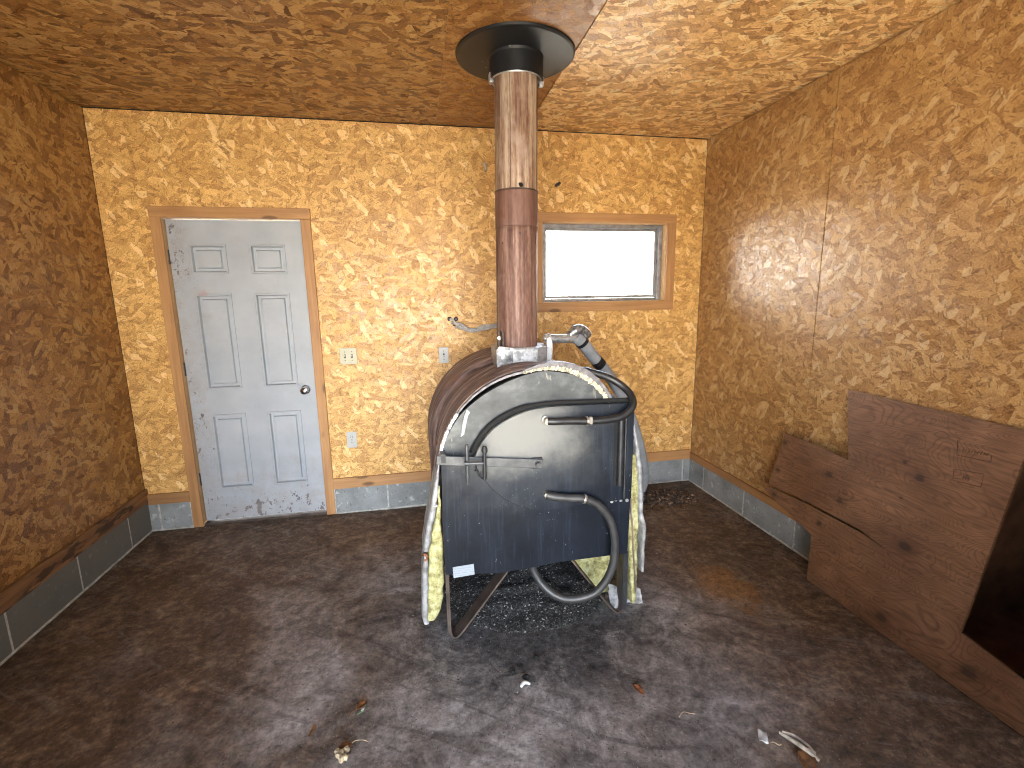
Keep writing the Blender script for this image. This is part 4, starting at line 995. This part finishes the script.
# ------------------------------------------------------------------ LIGHT
world = bpy.data.worlds.new('sky'); scene.world = world; world.use_nodes = True
wt = world.node_tree; wt.nodes.clear()
wo = wt.nodes.new('ShaderNodeOutputWorld'); bg = wt.nodes.new('ShaderNodeBackground'); tc = wt.nodes.new('ShaderNodeTexCoord')
sp = wt.nodes.new('ShaderNodeSeparateXYZ'); wt.links.new(tc.outputs['Generated'], sp.inputs[0])
mr = wt.nodes.new('ShaderNodeMapRange'); mr.inputs['From Min'].default_value = -.02; mr.inputs['From Max'].default_value = .55; wt.links.new(sp.outputs[2], mr.inputs[0])
cr = wt.nodes.new('ShaderNodeValToRGB'); wt.links.new(mr.outputs[0], cr.inputs[0])
cr.color_ramp.elements[0].color = (1., .93, .82, 1); cr.color_ramp.elements[1].color = (.50, .70, 1., 1)
wt.links.new(cr.outputs[0], bg.inputs[0])
my = wt.nodes.new('ShaderNodeMapRange'); my.inputs['From Min'].default_value = -.2; my.inputs['From Max'].default_value = .6; my.inputs['To Min'].default_value = .5; my.inputs['To Max'].default_value = 13.
# bright lobe added to the sky beyond the doorway, aimed at the back wall
vd = wt.nodes.new('ShaderNodeVectorMath'); vd.operation = 'DOT_PRODUCT'; wt.links.new(tc.outputs['Generated'], vd.inputs[0]); vd.inputs[1].default_value = (-.12, -.9928, 0)
mf = wt.nodes.new('ShaderNodeMapRange'); mf.interpolation_type = 'SMOOTHSTEP'; mf.inputs['From Min'].default_value = .76; mf.inputs['From Max'].default_value = .985; mf.inputs['To Min'].default_value = .0; mf.inputs['To Max'].default_value = 8.5
wt.links.new(vd.outputs['Value'], mf.inputs[0])
ad = wt.nodes.new('ShaderNodeMath'); ad.operation = 'ADD'; wt.links.new(my.outputs[0], ad.inputs[0]); wt.links.new(mf.outputs[0], ad.inputs[1])
wt.links.new(sp.outputs[1], my.inputs[0]); wt.links.new(ad.outputs[0], bg.inputs[1])      # a brighter, hazier sky behind the building
wt.links.new(bg.outputs[0], wo.inputs[0])
def portal(name, loc, rot, sx, sy):
    l = bpy.data.lights.new(name, 'AREA'); l.shape = 'RECTANGLE'; l.size = sx; l.size_y = sy
    o = bpy.data.objects.new(name, l); COL.objects.link(o); o.location = loc; o.rotation_euler = rot
    l.cycles.is_portal = True
portal('doorway_daylight', ((OX0+OX1)/2, YF-.03, OZ/2), (PI/2, 0, 0), OX1-OX0, OZ)
portal('window_daylight', ((WX0+WX1)/2, T-.01, (WZ0+WZ1)/2), (-PI/2, 0, 0), WX1-WX0, WZ1-WZ0)
sl = bpy.data.lights.new('sun', 'SUN'); sl.energy = 52.; sl.angle = .01; sl.color = (1, .93, .82)
so = bpy.data.objects.new('sun', sl); COL.objects.link(so); so.rotation_euler = Vector((.78, -.12, -.62)).to_track_quat('-Z', 'Y').to_euler()

# ------------------------------------------------------------------ CAMERA
f, cx, cy, cz, yaw, pitch, roll = 476.86, -.1386, -3.4585, 1.5393, .1907, -.1811, -.0156
fw = Vector((math.sin(yaw)*math.cos(pitch), math.cos(yaw)*math.cos(pitch), math.sin(pitch)))
r0 = Vector((math.cos(yaw), -math.sin(yaw), 0)); u0 = r0.cross(fw)
r = r0*math.cos(roll)+u0*math.sin(roll); u = -r0*math.sin(roll)+u0*math.cos(roll)
cam = bpy.data.cameras.new('camera'); co = bpy.data.objects.new('camera', cam); COL.objects.link(co)
co.matrix_world = Matrix(((r.x, u.x, -fw.x, cx), (r.y, u.y, -fw.y, cy), (r.z, u.z, -fw.z, cz), (0, 0, 0, 1)))
cam.sensor_fit = 'HORIZONTAL'; cam.sensor_width = 36; cam.lens = f/1024*36; cam.clip_start = .02
scene.camera = co
scene.view_settings.view_transform = 'Standard'; scene.view_settings.look = 'None'; scene.view_settings.gamma = 1.
scene.cycles.filter_width = 1.05; scene.view_settings.use_curve_mapping = False; scene.view_settings.exposure = 1.44
